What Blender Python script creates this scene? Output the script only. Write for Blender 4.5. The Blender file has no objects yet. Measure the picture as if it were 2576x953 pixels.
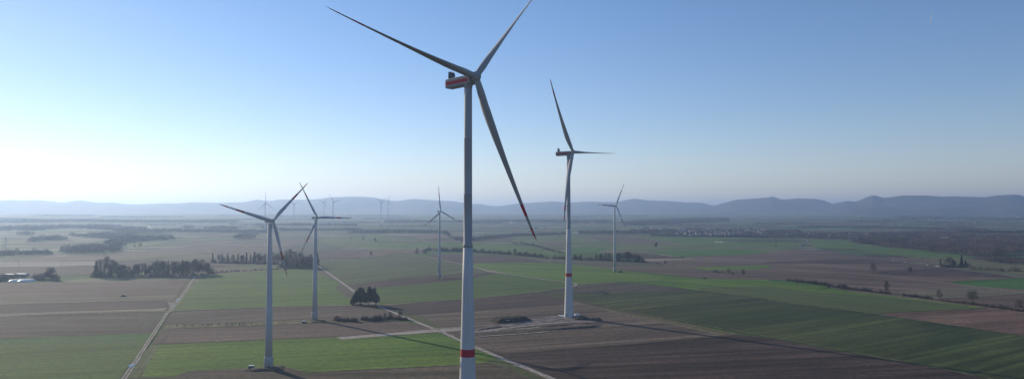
import bpy, math, random
import numpy as np
from mathutils import Matrix, Vector
rad = math.radians
rng = np.random.default_rng(7)
random.seed(7)
SC = bpy.context.scene
COL = SC.collection
ZC = 104.0
FG = 7156.0                      # focal length in tracing units
PITCH = rad(1.873)
CP, SP = math.cos(PITCH), math.sin(PITCH)

# ------------------------------------------------------------------ terrain
def smooth(t):
    t = np.clip(t, 0, 1); return t*t*(3-2*t)
def H(x, y):
    r = np.hypot(x, y)
    z = 0.0115*np.maximum(r-2200, 0)
    z = np.where(z > 70, 70+26*(1-np.exp(-(z-70)/26)), z)
    a = 3.2*smooth((r-1500)/1500)
    a = a*(1+1.2*smooth((r-6000)/4000))
    z = z + a*(np.sin(x/310+1.0)*np.sin(y/430+.5)+.45*np.sin((x+.7*y)/205))
    return z
def ray(U, V):
    a = (U-5152)/FG; u = -(V+38)/FG
    return np.array([a, CP-u*SP, SP+u*CP])
def ground(U, V):
    d = ray(U, V); d = d/np.hypot(d[0], d[1])
    lo, hi = 50.0, None
    t = 200.0
    while t < 30000:
        if ZC+d[2]*t < float(H(d[0]*t, d[1]*t)):
            hi = t; break
        lo = t; t *= 1.02
    if hi is None: hi = lo = 30000
    for _ in range(24):
        m = (lo+hi)/2
        if ZC+d[2]*m < float(H(d[0]*m, d[1]*m)): hi = m
        else: lo = m
    return np.array([d[0]*hi, d[1]*hi])
def G(panel, row, u, v):
    return (2576*panel+u, v+(915 if row else 0))
def pts(*items):
    """items: ('p',panel,row) switches the panel, then (u,v) tuples"""
    out = []; cur = (0, 0)
    for it in items:
        if it[0] == 'p': cur = (it[1], it[2])
        else: out.append(G(cur[0], cur[1], *it))
    return out
def gp(panel, row, u, v):
    return ground(*G(panel, row, u, v))

# ------------------------------------------------------------------ object helpers
def mesh(name, verts, faces, mat=None, parent=None, smooth_=False, mats=None, midx=None, link=True):
    me = bpy.data.meshes.new(name)
    me.from_pydata([tuple(map(float, v)) for v in verts], [], [tuple(int(i) for i in f) for f in faces])
    for m in (mats or ([mat] if mat else [])): me.materials.append(m)
    if midx is not None: me.polygons.foreach_set('material_index', np.array(midx, dtype=np.int32))
    if smooth_: me.polygons.foreach_set('use_smooth', np.ones(len(me.polygons), dtype=bool))
    me.update()
    o = bpy.data.objects.new(name, me)
    if link: COL.objects.link(o)
    if parent: o.parent = parent
    return o
def tag(o, label, cat, group=None, kind=None):
    o['label'] = label; o['category'] = cat
    if group: o['group'] = group
    if kind: o['kind'] = kind
    return o
def struct(o, label=None):
    o['kind'] = 'structure'
    if label: o['label'] = label
    return o
def empty(name, loc, label, cat, group=None, rz=0):
    o = bpy.data.objects.new(name, None); COL.objects.link(o)
    o.location = tuple(map(float, loc)); o.rotation_euler = (0, 0, rz)
    o.empty_display_size = .5
    return tag(o, label, cat, group)
class MB:
    def __init__(s): s.v = []; s.f = []; s.m = []
    def add(s, v, f, m=0):
        n = len(s.v); s.v += [tuple(p) for p in v]; s.f += [tuple(i+n for i in q) for q in f]; s.m += [m]*len(f)
    def box(s, c, d, m=0, rz=0, top=None):
        x, y, z = d[0]/2, d[1]/2, d[2]/2; tx, ty = top or (1, 1)
        P = [(-x, -y, -z), (x, -y, -z), (x, y, -z), (-x, y, -z), (-x*tx, -y*ty, z), (x*tx, -y*ty, z), (x*tx, y*ty, z), (-x*tx, y*ty, z)]
        cs, sn = math.cos(rz), math.sin(rz)
        P = [(c[0]+p[0]*cs-p[1]*sn, c[1]+p[0]*sn+p[1]*cs, c[2]+p[2]) for p in P]
        s.add(P, [(0, 3, 2, 1), (4, 5, 6, 7), (0, 1, 5, 4), (1, 2, 6, 5), (2, 3, 7, 6), (3, 0, 4, 7)], m)
    def tube(s, a, b, r0, r1=None, n=6, m=0, cap=True):
        a = Vector(a); b = Vector(b); r1 = r0 if r1 is None else r1
        d = (b-a).normalized(); u = d.orthogonal().normalized(); w = d.cross(u)
        P = []
        for c, r in ((a, r0), (b, r1)):
            for k in range(n):
                t = 2*math.pi*k/n; P.append(tuple(c+u*math.cos(t)*r+w*math.sin(t)*r))
        F = [(k, (k+1) % n, n+(k+1) % n, n+k) for k in range(n)]
        if cap: F += [tuple(range(n))[::-1], tuple(range(n, 2*n))]
        s.add(P, F, m)
    def lathe(s, prof, n=32, m=0, axis='z', cap=True):
        P = []; F = []
        for z, r in prof:
            for k in range(n):
                t = 2*math.pi*k/n
                p = (r*math.cos(t), r*math.sin(t), z)
                P.append(p if axis == 'z' else (p[2], p[0], p[1]))
        for i in range(len(prof)-1):
            for k in range(n):
                F.append((i*n+k, i*n+(k+1) % n, (i+1)*n+(k+1) % n, (i+1)*n+k))
        if cap: F += [tuple(range(n))[::-1], tuple(range((len(prof)-1)*n, len(prof)*n))]
        s.add(P, F, m)
    def build(s, name, mats, parent=None, smooth_=False, link=True):
        mats = mats if isinstance(mats, (list, tuple)) else [mats]
        return mesh(name, s.v, s.f, mats=mats, midx=s.m, parent=parent, smooth_=smooth_, link=link)

# ------------------------------------------------------------------ materials
def newmat(name):
    m = bpy.data.materials.new(name); m.use_nodes = True
    nt = m.node_tree; b = nt.nodes['Principled BSDF']
    return m, nt, b
def N(nt, typ, **kw):
    n = nt.nodes.new(typ)
    for k, v in kw.items():
        if k.startswith('i_'): n.inputs[k[2:].replace('_', ' ')].default_value = v
        else: setattr(n, k, v)
    return n
def simple(name, col, rough=.7, var=.12, scale=.5, metal=0, col2=None, bump=0):
    m, nt, b = newmat(name)
    tc = N(nt, 'ShaderNodeTexCoord'); no = N(nt, 'ShaderNodeTexNoise', i_Scale=scale, i_Detail=4.0)
    nt.links.new(tc.outputs['Object'], no.inputs['Vector'])
    r = N(nt, 'ShaderNodeValToRGB')
    c1 = tuple(c*(1-var) for c in col); c2 = tuple(c*(1+var) for c in (col2 or col))
    r.color_ramp.elements[0].position = .35; r.color_ramp.elements[1].position = .65
    r.color_ramp.elements[0].color = (*c1, 1); r.color_ramp.elements[1].color = (*c2, 1)
    nt.links.new(no.outputs['Fac'], r.inputs['Fac']); nt.links.new(r.outputs['Color'], b.inputs['Base Color'])
    b.inputs['Roughness'].default_value = rough; b.inputs['Metallic'].default_value = metal
    if rough >= .85: b.inputs['Specular IOR Level'].default_value = .12
    if bump:
        bp = N(nt, 'ShaderNodeBump', i_Strength=bump, i_Distance=.3)
        nt.links.new(no.outputs['Fac'], bp.inputs['Height']); nt.links.new(bp.outputs['Normal'], b.inputs['Normal'])
    return m
def field_mat(name, a, b_, ang=0., rows=0., tram=0., patch=90., fine=.34, bump=.4, stretch=14., rowp=3., tramc=.62, contrast=1.):
    """soil or crop: patches a..b, streaks along the working direction, optional tramlines"""
    m, nt, bs = newmat(name)
    L = nt.links.new
    tc = N(nt, 'ShaderNodeTexCoord')
    mp = N(nt, 'ShaderNodeMapping'); mp.inputs['Rotation'].default_value = (0, 0, -ang)
    L(tc.outputs['Object'], mp.inputs['Vector'])
    n1 = N(nt, 'ShaderNodeTexNoise', i_Scale=1/patch, i_Detail=5.0, i_Roughness=.6, i_Distortion=.6)
    mp1 = N(nt, 'ShaderNodeMapping'); mp1.inputs['Scale'].default_value = (.45, 1, 1)
    L(mp.outputs['Vector'], mp1.inputs['Vector']); L(mp1.outputs['Vector'], n1.inputs['Vector'])
    r = N(nt, 'ShaderNodeValToRGB'); r.color_ramp.elements[0].position = .5-.17/contrast; r.color_ramp.elements[1].position = .5+.17/contrast
    r.color_ramp.elements[0].color = (*a, 1); r.color_ramp.elements[1].color = (*b_, 1)
    L(n1.outputs['Fac'], r.inputs['Fac'])
    # streaks
    mp2 = N(nt, 'ShaderNodeMapping'); mp2.inputs['Scale'].default_value = (1/(stretch*rowp*2), 1/rowp, 1)
    L(mp.outputs['Vector'], mp2.inputs['Vector'])
    n2 = N(nt, 'ShaderNodeTexNoise', i_Scale=.5, i_Detail=6.0, i_Roughness=.72); L(mp2.outputs['Vector'], n2.inputs['Vector'])
    n3 = N(nt, 'ShaderNodeTexNoise', i_Scale=.2, i_Detail=7.0, i_Roughness=.8); L(tc.outputs['Object'], n3.inputs['Vector'])
    def rng_(src, lo, hi):
        q = N(nt, 'ShaderNodeMapRange'); q.inputs['From Min'].default_value = .37; q.inputs['From Max'].default_value = .63
        q.inputs['To Min'].default_value = lo; q.inputs['To Max'].default_value = hi; L(src, q.inputs['Value']); return q.outputs['Result']
    mp4 = N(nt, 'ShaderNodeMapping'); mp4.inputs['Scale'].default_value = (1/420, 1/17, 1); mp4.inputs['Location'].default_value = (3.3, 7.1, 0)
    L(mp.outputs['Vector'], mp4.inputs['Vector'])
    n4 = N(nt, 'ShaderNodeTexNoise', i_Scale=1.0, i_Detail=5.0, i_Roughness=.72); L(mp4.outputs['Vector'], n4.inputs['Vector'])
    v0 = N(nt, 'ShaderNodeMath', operation='MULTIPLY')
    L(rng_(n2.outputs['Fac'], 1-rows*1.6, 1+rows*1.6), v0.inputs[0]); L(rng_(n4.outputs['Fac'], .89-rows*.8, 1.11+rows*.8), v0.inputs[1])
    v = N(nt, 'ShaderNodeMath', operation='MULTIPLY')
    L(v0.outputs[0], v.inputs[0]); L(rng_(n3.outputs['Fac'], 1-fine, 1+fine), v.inputs[1])
    last = v.outputs[0]
    if tram:
        sx = N(nt, 'ShaderNodeSeparateXYZ'); L(mp.outputs['Vector'], sx.inputs[0])
        # two wheel tracks 2 m apart every `tram` metres
        md = N(nt, 'ShaderNodeMath', operation='PINGPONG'); L(sx.outputs['Y'], md.inputs[0]); md.inputs[1].default_value = tram/2
        sb = N(nt, 'ShaderNodeMath', operation='SUBTRACT'); L(md.outputs[0], sb.inputs[0]); sb.inputs[1].default_value = .95
        ab = N(nt, 'ShaderNodeMath', operation='ABSOLUTE'); L(sb.outputs[0], ab.inputs[0])
        mr = N(nt, 'ShaderNodeMapRange'); mr.inputs['From Min'].default_value = .25; mr.inputs['From Max'].default_value = .6
        mr.inputs['To Min'].default_value = tramc; mr.inputs['To Max'].default_value = 1; L(ab.outputs[0], mr.inputs['Value'])
        v2 = N(nt, 'ShaderNodeMath', operation='MULTIPLY'); L(last, v2.inputs[0]); L(mr.outputs['Result'], v2.inputs[1]); last = v2.outputs[0]
    vm = N(nt, 'ShaderNodeVectorMath', operation='SCALE'); L(r.outputs['Color'], vm.inputs[0]); L(last, vm.inputs['Scale'])
    L(vm.outputs['Vector'], bs.inputs['Base Color'])
    bs.inputs['Roughness'].default_value = 1.0; bs.inputs['Specular IOR Level'].default_value = .15
    bp = N(nt, 'ShaderNodeBump', i_Strength=bump, i_Distance=.35)
    L(n3.outputs['Fac'], bp.inputs['Height']); L(bp.outputs['Normal'], bs.inputs['Normal'])
    return m

# base colours (linear)
GRN = ((.050, .112, .012), (.092, .150, .022))          # young cereal
GRB = ((.060, .135, .008), (.110, .178, .016))
GRD = ((.026, .046, .010), (.062, .078, .022))          # dark green catch crop
OLV = ((.068, .104, .026), (.118, .138, .044))
SAT = ((.034, .112, .010), (.060, .150, .020))
BRN = ((.088, .058, .041), (.148, .104, .077))          # bare soil
BRD = ((.048, .032, .026), (.080, .054, .043))
RED = ((.105, .060, .040), (.190, .120, .085))
TAN = ((.200, .165, .115), (.285, .235, .170))
PAL = ((.300, .255, .210), (.420, .365, .310))
GRS = ((.085, .095, .036), (.165, .145, .070))

M = {}
M['white'] = simple('turbine_white', (.31, .315, .32), .75, .03, .15)
M['white2'] = simple('tower_steel_white', (.34, .345, .355), .75, .025, .1)
M['white_old'] = simple('old_turbine_white', (.52, .525, .535), .75, .03, .15)
M['red'] = simple('signal_red', (.42, .010, .028), .8, .05, .3)
M['dark'] = simple('dark_metal', (.025, .028, .035), .5, .1, 1)
M['glass'] = simple('glass', (.02, .025, .03), .1, .1, 1)
M['rubber'] = simple('rubber', (.02, .02, .02), .8, .1, 1)
M['steel'] = simple('galvanised_steel', (.35, .36, .37), .5, .1, 1)
M['plinth'] = simple('plinth_concrete', (.42, .40, .38), .85, .14, .6, col2=(.50, .48, .46), bump=.1)
M['green_wall'] = simple('green_hut_wall', (.05, .10, .08), .6, .1, 1)
M['roof_white'] = simple('white_roof', (.75, .76, .77), .5, .05, .3)
M['bark'] = simple('bark', (.075, .058, .045), .9, .25, 1.5)
M['twig'] = simple('winter_twigs', (.105, .078, .062), .95, .3, .25, col2=(.150, .115, .090))
M['twig2'] = simple('olive_twigs', (.110, .105, .055), .95, .3, .25)
M['twig3'] = simple('dark_twigs', (.080, .062, .052), .95, .3, .25)
M['needle'] = simple('dark_needles', (.018, .032, .018), .8, .35, .4, col2=(.034, .052, .024))
M['bush'] = simple('bush_twigs', (.085, .068, .050), .95, .3, .4, col2=(.130, .108, .070))
M['wood'] = simple('far_wood', (.075, .055, .046), 1, .4, .02, col2=(.150, .112, .082))
M['wood2'] = simple('far_evergreen_wood', (.028, .040, .026), 1, .3, .03)
M['hill'] = simple('forested_hill', (.050, .050, .034), 1, .25, .004, col2=(.078, .066, .048), bump=0)
M['gravel'] = simple('gravel', (.110, .094, .088), 1, .3, .12, col2=(.200, .172, .158), bump=.3)
M['earth'] = simple('earth_mound', (.075, .058, .046), 1, .25, .35, col2=(.115, .092, .070), bump=.5)
M['earthd'] = simple('dark_topsoil', (.038, .034, .024), 1, .25, .35, col2=(.058, .050, .032), bump=.5)
M['asphalt'] = simple('asphalt', (.17, .165, .16), .9, .1, .1)
M['chalk'] = simple('chalk_track', (.29, .25, .21), 1, .3, .35, col2=(.38, .335, .29), bump=.2)
M['track'] = simple('dirt_track', (.20, .17, .13), 1, .3, .3, col2=(.28, .24, .19), bump=.2)
M['verge'] = simple('dry_verge', (.115, .110, .062), 1, .3, .12, col2=(.165, .150, .092))
M['vergeg'] = simple('green_verge', (.075, .090, .034), 1, .3, .2, col2=(.11, .115, .05))
M['fleece'] = simple('white_foil', (.62, .62, .62), .6, .12, .05)
M['tarp'] = simple('white_tarp', (.80, .79, .74), .5, .06, .2)
M['render1'] = simple('pale_render', (.46, .44, .41), .8, .1, .3)
M['render2'] = simple('cream_render', (.30, .27, .22), .8, .15, .3)
M['tile'] = simple('clay_tiles', (.17, .085, .060), .8, .25, .3)
M['tile2'] = simple('grey_tiles', (.10, .095, .10), .7, .2, .3)
M['car_white'] = simple('car_white', (.80, .80, .80), .3, .02, 1)
M['car_grey'] = simple('car_grey', (.12, .125, .14), .3, .05, 1)
M['tractor_green'] = simple('tractor_paint', (.03, .09, .04), .4, .1, 1)
def puddle():
    m, nt, b = newmat('puddle_water')
    b.inputs['Base Color'].default_value = (.05, .05, .045, 1); b.inputs['Roughness'].default_value = .06
    return m
M['puddle'] = puddle()
def concrete():
    m, nt, b = newmat('tower_concrete'); L = nt.links.new
    tc = N(nt, 'ShaderNodeTexCoord'); sx = N(nt, 'ShaderNodeSeparateXYZ'); L(tc.outputs['Object'], sx.inputs[0])
    pp = N(nt, 'ShaderNodeMath', operation='PINGPONG'); L(sx.outputs['Z'], pp.inputs[0]); pp.inputs[1].default_value = 1.9
    mr = N(nt, 'ShaderNodeMapRange'); mr.inputs['From Min'].default_value = .03; mr.inputs['From Max'].default_value = .12
    mr.inputs['To Min'].default_value = .90; mr.inputs['To Max'].default_value = 1; L(pp.outputs[0], mr.inputs['Value'])
    mp = N(nt, 'ShaderNodeMapping'); mp.inputs['Scale'].default_value = (1, 1, .12); L(tc.outputs['Object'], mp.inputs['Vector'])
    no = N(nt, 'ShaderNodeTexNoise', i_Scale=.8, i_Detail=5.0); L(mp.outputs['Vector'], no.inputs['Vector'])
    r = N(nt, 'ShaderNodeMapRange'); r.inputs['From Min'].default_value = .3; r.inputs['From Max'].default_value = .7
    r.inputs['To Min'].default_value = .94; r.inputs['To Max'].default_value = 1.03; L(no.outputs['Fac'], r.inputs['Value'])
    mu = N(nt, 'ShaderNodeMath', operation='MULTIPLY'); L(mr.outputs['Result'], mu.inputs[0]); L(r.outputs['Result'], mu.inputs[1])
    vm = N(nt, 'ShaderNodeVectorMath', operation='SCALE'); vm.inputs[0].default_value = (.55, .55, .545); L(mu.outputs[0], vm.inputs['Scale'])
    L(vm.outputs['Vector'], b.inputs['Base Color']); b.inputs['Roughness'].default_value = .7
    return m
M['concrete'] = concrete()
def ground_mat():
    m, nt, b = newmat('plain_patchwork'); L = nt.links.new
    tc = N(nt, 'ShaderNodeTexCoord')
    mp = N(nt, 'ShaderNodeMapping'); mp.inputs['Rotation'].default_value = (0, 0, rad(-14)); mp.inputs['Scale'].default_value = (1/520, 1/230, 1)
    L(tc.outputs['Object'], mp.inputs['Vector'])
    nz = N(nt, 'ShaderNodeTexNoise', i_Scale=1.2, i_Detail=2.0); L(mp.outputs['Vector'], nz.inputs['Vector'])
    ad = N(nt, 'ShaderNodeVectorMath', operation='MULTIPLY_ADD'); L(nz.outputs['Color'], ad.inputs[0]); ad.inputs[1].default_value = (.35, .35, 0); L(mp.outputs['Vector'], ad.inputs[2])
    vo = N(nt, 'ShaderNodeTexVoronoi', distance='CHEBYCHEV', i_Scale=1.35); L(ad.outputs[0], vo.inputs['Vector'])
    sp = N(nt, 'ShaderNodeSeparateColor'); L(vo.outputs['Color'], sp.inputs[0])
    r = N(nt, 'ShaderNodeValToRGB'); cr = r.color_ramp; cr.interpolation = 'CONSTANT'
    cols = [(.060, .042, .034), (.055, .105, .020), (.110, .080, .060), (.090, .110, .040), (.040, .120, .022), (.160, .130, .085), (.045, .034, .028), (.24, .21, .15)]
    cr.elements[0].color = (*cols[0], 1); cr.elements[0].position = 0; cr.elements[1].position = .13; cr.elements[1].color = (*cols[1], 1)
    for i, c in enumerate(cols[2:]):
        e = cr.elements.new(.27+.13*i); e.color = (*c, 1)
    L(sp.outputs[0], r.inputs['Fac'])
    mp2 = N(nt, 'ShaderNodeMapping'); mp2.inputs['Rotation'].default_value = (0, 0, rad(-8)); mp2.inputs['Scale'].default_value = (1/300, 1/26, 1)
    L(tc.outputs['Object'], mp2.inputs['Vector'])
    n2 = N(nt, 'ShaderNodeTexNoise', i_Scale=1.0, i_Detail=5.0, i_Roughness=.65); L(mp2.outputs['Vector'], n2.inputs['Vector'])
    q = N(nt, 'ShaderNodeMapRange'); q.inputs['From Min'].default_value = .3; q.inputs['From Max'].default_value = .7
    q.inputs['To Min'].default_value = .7; q.inputs['To Max'].default_value = 1.3; L(n2.outputs['Fac'], q.inputs['Value'])
    vm = N(nt, 'ShaderNodeVectorMath', operation='SCALE'); L(r.outputs['Color'], vm.inputs[0]); L(q.outputs['Result'], vm.inputs['Scale'])
    L(vm.outputs['Vector'], b.inputs['Base Color']); b.inputs['Roughness'].default_value = 1; b.inputs['Specular IOR Level'].default_value = .1
    return m

# ------------------------------------------------------------------ ground sheet
def make_ground():
    az = list(np.radians(np.arange(-180, -46, 3.0)))+list(np.radians(np.arange(-46, 46, .5)))+list(np.radians(np.arange(46, 180, 3.0)))
    rr = [1.0, 60.0, 150.0]; r = 250.
    while r < 42000: rr.append(r); r *= 1.035
    n = len(az); V = []
    for r in rr:
        a = np.array(az); x = r*np.sin(a); y = r*np.cos(a); z = H(x, y)
        V += list(zip(x, y, z))
    F = []
    for i in range(len(rr)-1):
        for k in range(n):
            k2 = (k+1) % n
            F.append((i*n+k, (i+1)*n+k, (i+1)*n+k2, i*n+k2)[::-1])
    F.append(tuple(range(n)))
    return struct(mesh('ground', V, F, ground_mat(), smooth_=True), 'patchwork plain of fields reaching to the hills')
make_ground()

ORD = [0]
def drape(name, poly, mat, level=None, cut=60.):
    """a field sheet laid on the terrain; poly = world xy points"""
    import bmesh
    ORD[0] += 1
    lv = ORD[0] if level is None else level
    P = np.array(poly)
    bm = bmesh.new()
    vs = [bm.verts.new((p[0], p[1], 0)) for p in P]
    f = bm.faces.new(vs)
    bmesh.ops.triangulate(bm, faces=[f])
    far = np.hypot(P[:, 0], P[:, 1]).max() > 1450
    if far:
        c = cut
        for ax in (0, 1):
            lo = math.floor(P[:, ax].min()/c)*c; hi = P[:, ax].max()
            while (hi-lo)/c > 60: c *= 2
            t = lo+c
            while t < hi:
                co = (t, 0, 0) if ax == 0 else (0, t, 0); no = (1, 0, 0) if ax == 0 else (0, 1, 0)
                bmesh.ops.bisect_plane(bm, geom=bm.verts[:]+bm.edges[:]+bm.faces[:], plane_co=co, plane_no=no, dist=1e-4)
                t += c
        big = [q for q in bm.faces if len(q.verts) > 3]
        bmesh.ops.triangulate(bm, faces=big)
    for v in bm.verts:
        x, y = v.co.x, v.co.y; r = math.hypot(x, y)
        v.co.z = float(H(x, y))+(.03+.005*lv)*(1+max(0, r-1200)/700)
    for q in bm.faces:
        q.normal_update()
        if q.normal.z < 0: q.normal_flip()
    me = bpy.data.meshes.new(name); bm.to_mesh(me); bm.free()
    me.materials.append(mat)
    o = bpy.data.objects.new(name, me); COL.objects.link(o)
    return struct(o)
fcount = [0]
def field(name, P, cols, d0=None, label=None, wob=1.2, **kw):
    """P tracing points; d0 = two tracing points giving the working direction"""
    W = [ground(*p) for p in P]
    if d0 is None: d0 = (P[0], P[1])
    a, b = ground(*d0[0]), ground(*d0[1])
    ang = math.atan2(b[1]-a[1], b[0]-a[0])
    # slightly uneven edges
    Q = []
    for i in range(len(W)):
        p, q = W[i], W[(i+1) % len(W)]
        n = max(1, int(np.hypot(*(q-p))/45))
        if n > 30: n = 30
        for k in range(n):
            t = p+(q-p)*k/n
            r = np.hypot(*t)
            w = wob*(1 if k else .2)*(1+r/2500)
            Q.append(t+rng.normal(size=2)*w*.5)
    fcount[0] += 1
    m = field_mat('%s_surface_%d' % (name, fcount[0]), cols[0], cols[1], ang, **kw)
    o = drape(name, Q, m)
    if label: o['label'] = label
    return o
def strip(name, P, width, mat, label=None, step=25., jitter=.15, level=None, world=False):
    W = [np.array(p, float) for p in P] if world else [ground(*p) for p in P]
    C = []
    for i in range(len(W)-1):
        n = max(1, int(np.hypot(*(W[i+1]-W[i]))/step))
        for k in range(n): C.append(W[i]+(W[i+1]-W[i])*k/n)
    C.append(W[-1]); C = np.array(C)
    if len(C) > 6:
        for _ in range(2):
            C[1:-1] = (C[:-2]+2*C[1:-1]+C[2:])/4
    T = np.gradient(C, axis=0); T /= np.linalg.norm(T, axis=1)[:, None]
    Nn = np.stack([-T[:, 1], T[:, 0]], 1)
    ORD[0] += 1
    lv = ORD[0] if level is None else level
    V = []; F = []
    for i, c in enumerate(C):
        w = width/2
        for s in (-1, 1):
            p = c+Nn[i]*s*w*(1+rng.normal()*jitter)
            r = math.hypot(*p)
            V.append((p[0], p[1], float(H(*p))+(.03+.005*lv)*(1+max(0, r-1200)/700)))
        if i: F.append((2*i-2, 2*i-1, 2*i+1, 2*i))
    o = mesh(name, V, F, mat)
    for q in o.data.polygons:
        if q.normal.z < 0: q.flip()
    return struct(o, label)

# ------------------------------------------------------------------ fields, traced from the photograph
def build_fields():
    f = field
    # ---- right: brown expanse and its neighbours
    f('field', pts(('p', 2, 0), (1740, 640), (2576, 600), ('p', 3, 0), (0, 580), (340, 560), (850, 622), (1720, 745), (2576, 850), (2990, 895), (2990, 1300), (2576, 1190), (1900, 1110), (1200, 1010), (800, 945), (200, 880), (0, 860), ('p', 2, 0), (2300, 830), (1500, 720), (1330, 690), (1850, 665)),
      BRN, ((2576*2+1850, 665), (2576*3+1700, 760)), 'wide bare brown field right of the village road', rows=.22, fine=.2, patch=160, contrast=1.6, rowp=7)
    f('field', pts(('p', 2, 0), (1330, 660), (1800, 653), (1865, 663), (1340, 686)), TAN, None, 'narrow tan strip in front of the hedgerow wood', rows=.2)
    f('field', pts(('p', 2, 0), (1780, 748), (2150, 735), (2560, 722), ('p', 3, 0), (60, 745), ('p', 2, 0), (2480, 762), (2250, 770), (1900, 772)), GRB, None, 'green strip in the brown fields', rows=.12)
    f('field', pts(('p', 2, 0), (2576, 690), ('p', 3, 0), (700, 660), (1100, 668), (1500, 700), (900, 712), (400, 706), ('p', 2, 0), (2500, 712)), BRD, None, rows=.25, wob=5)
    f('field', pts(('p', 3, 0), (1040, 800), (1330, 765), (1720, 750), (2300, 815), (2500, 850), (1900, 835), (1400, 825)), BRD, None, 'dark brown strip beside the village road', rows=.25)
    f('field', pts(('p', 3, 0), (850, 812), (1400, 830), (1900, 850), (2560, 852), (1850, 885), (1350, 850)), RED, None, rows=.25, wob=3)
    f('field', pts(('p', 3, 0), (1840, 888), (2100, 872), (2576, 850), (2950, 845), (2950, 1000), (2576, 968), (2250, 945), (1900, 915)), SAT, None, 'vivid green field at the right edge', rows=.08)
    f('field', pts(('p', 3, 1), (1280, 70), (1700, 48), (2080, 28), (2576, 75), (2950, 110), (2950, 75), (2576, 97), (2130, 132), (1700, 142), (1480, 112))[:5]+pts(('p', 3, 1), (2576, 97), (2130, 132), (1700, 142), (1480, 112)), TAN and ((.13, .115, .07), (.17, .15, .10)), None, 'tan stubble strip behind the hedge', rows=.15)
    f('field', pts(('p', 3, 1), (1700, 142), (2130, 132), (2576, 97), (2950, 70), (2950, 340), (2576, 290), (2000, 205)), BRN, None, 'brown field behind the right end of the hedge', rows=.2)
    # pale access paths over the brown land
    strip('path', pts(('p', 3, 0), (820, 800), (1350, 850), (1900, 915), ('p', 3, 1), (2080, 20), (2576, 75), (2900, 110)), 4.5, M['track'], 'pale path crossing the brown land')
    strip('path', pts(('p', 2, 0), (2350, 625), ('p', 3, 0), (400, 700), (900, 745), (1000, 770)), 4, M['verge'])
    strip('path', pts(('p', 3, 0), (1290, 100+915-915+0+610), (1300, 640), (1900, 700)), 4, M['verge']) if False else None
    # ---- middle right greens
    f('field', pts(('p', 2, 0), (0, 440), (480, 415), (700, 440), (1150, 500), (2000, 520), (2576, 530), ('p', 3, 0), (200, 548), (330, 560), (0, 585), ('p', 2, 0), (2100, 595), (1400, 590), (1040, 575), (600, 520), (0, 510)),
      OLV, None, 'pale olive meadow in front of the village', rows=.12, patch=120)
    f('field', pts(('p', 2, 0), (700, 440), (1150, 428), (1400, 465), (1680, 508), (1500, 512), (1150, 505), (1000, 490)), BRN, None, rows=.2)
    f('field', pts(('p', 2, 0), (1180, 437), (1700, 440), (2350, 448), (2576, 460), ('p', 3, 0), (300, 460), (380, 485), (310, 520), (200, 545), ('p', 2, 0), (2300, 530), (2000, 525), (1680, 508)), GRN, None, 'green field along the foot of the village', rows=.12)
    f('field', pts(('p', 2, 0), (1980, 462), (2576, 455), ('p', 3, 0), (340, 470), (340, 500), ('p', 2, 0), (2300, 490)), GRD, None, rows=.25, rowp=8)
    f('field', pts(('p', 2, 0), (1370, 592), (1700, 580), (2150, 562), (2576, 590), (2450, 612), (1740, 640), (1600, 625)), SAT, None, 'saturated green field where the tractor works', rows=.1)
    f('field', pts(('p', 2, 0), (600, 560), (760, 530), (1000, 560), (850, 600), (620, 600)), SAT, None, rows=.1)
    f('field', pts(('p', 2, 0), (1050, 572), (1300, 610), (1700, 648), (1330, 660), (1200, 600)), BRD, None, rows=.2)
    f('field', pts(('p', 2, 0), (260, 500), (540, 495), (540, 515), (380, 530), (280, 522)), BRN, None, rows=.2)
    f('field', pts(('p', 3, 0), (395, 460), (810, 480), (960, 520), (1600, 580), (1950, 625), (2150, 640), (1980, 655), (1780, 662), (1400, 640), (1050, 590), (480, 555), (410, 490)), GRN, None, 'light green field before the dark wood', rows=.1)
    f('field', pts(('p', 3, 0), (480, 557), (880, 560), (1080, 585), (620, 580)), GRD, None, rows=.2)
    f('field', pts(('p', 3, 0), (1400, 640), (1980, 655), (2200, 680), (2576, 700), (2900, 720), (2900, 880), (2576, 845), (2050, 775), (1760, 735), (1600, 690)), GRS, None, 'rough grass with bushes beyond the road', rows=.1, patch=50, contrast=1.4)
    f('field', pts(('p', 3, 0), (1150, 640), (1480, 655), (1720, 700), (1600, 700), (1300, 672)), BRN, None, rows=.2)
    # ---- centre
    f('field', pts(('p', 1, 0), (2180, 500), (2576, 518), ('p', 2, 0), (90, 530), (480, 595), (560, 625), (0, 600), ('p', 1, 0), (2180, 560)), GRN, None, 'green field between the two hedges', rows=.1)
    f('field', pts(('p', 1, 0), (1040, 532), (1210, 488), (1760, 498), (2180, 500), (2180, 560), (1860, 555), (1740, 545), (970, 540)), GRN, None, 'green field behind the two round trees', rows=.1)
    f('field', pts(('p', 1, 0), (780, 435), (1250, 430), (1640, 470), (1220, 482), (1010, 535), (960, 538), (620, 525), (640, 480)), OLV, None, rows=.1)
    f('field', pts(('p', 1, 0), (1590, 420), (1900, 412), (1980, 440), (1700, 462)), RED, None, rows=.1)
    f('field', pts(('p', 1, 0), (870, 568), (960, 540), (1740, 545), (1765, 570)), ((.11, .125, .05), (.14, .15, .07)), None, 'pale green strip across the middle', rows=.08)
    f('field', pts(('p', 1, 0), (620, 610), (880, 568), (1765, 572), (1620, 610), (1050, 645), (630, 672)), BRN, None, 'brown field with one small bare tree', rows=.18)
    f('field', pts(('p', 1, 0), (0, 475), (560, 465), (880, 560), (620, 608), (300, 640), (0, 640)), GRD and ((.058, .060, .036), (.075, .078, .046)), None, rows=.15)
    f('field', pts(('p', 1, 0), (1720, 628), (1860, 614), (2500, 620), (2576, 625), ('p', 2, 0), (0, 632), (80, 640), (390, 697), (0, 699), ('p', 1, 0), (2180, 705), (2060, 712), (1860, 668)), BRD, None, 'dark brown field right behind the tallest tower', rows=.15)
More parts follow.
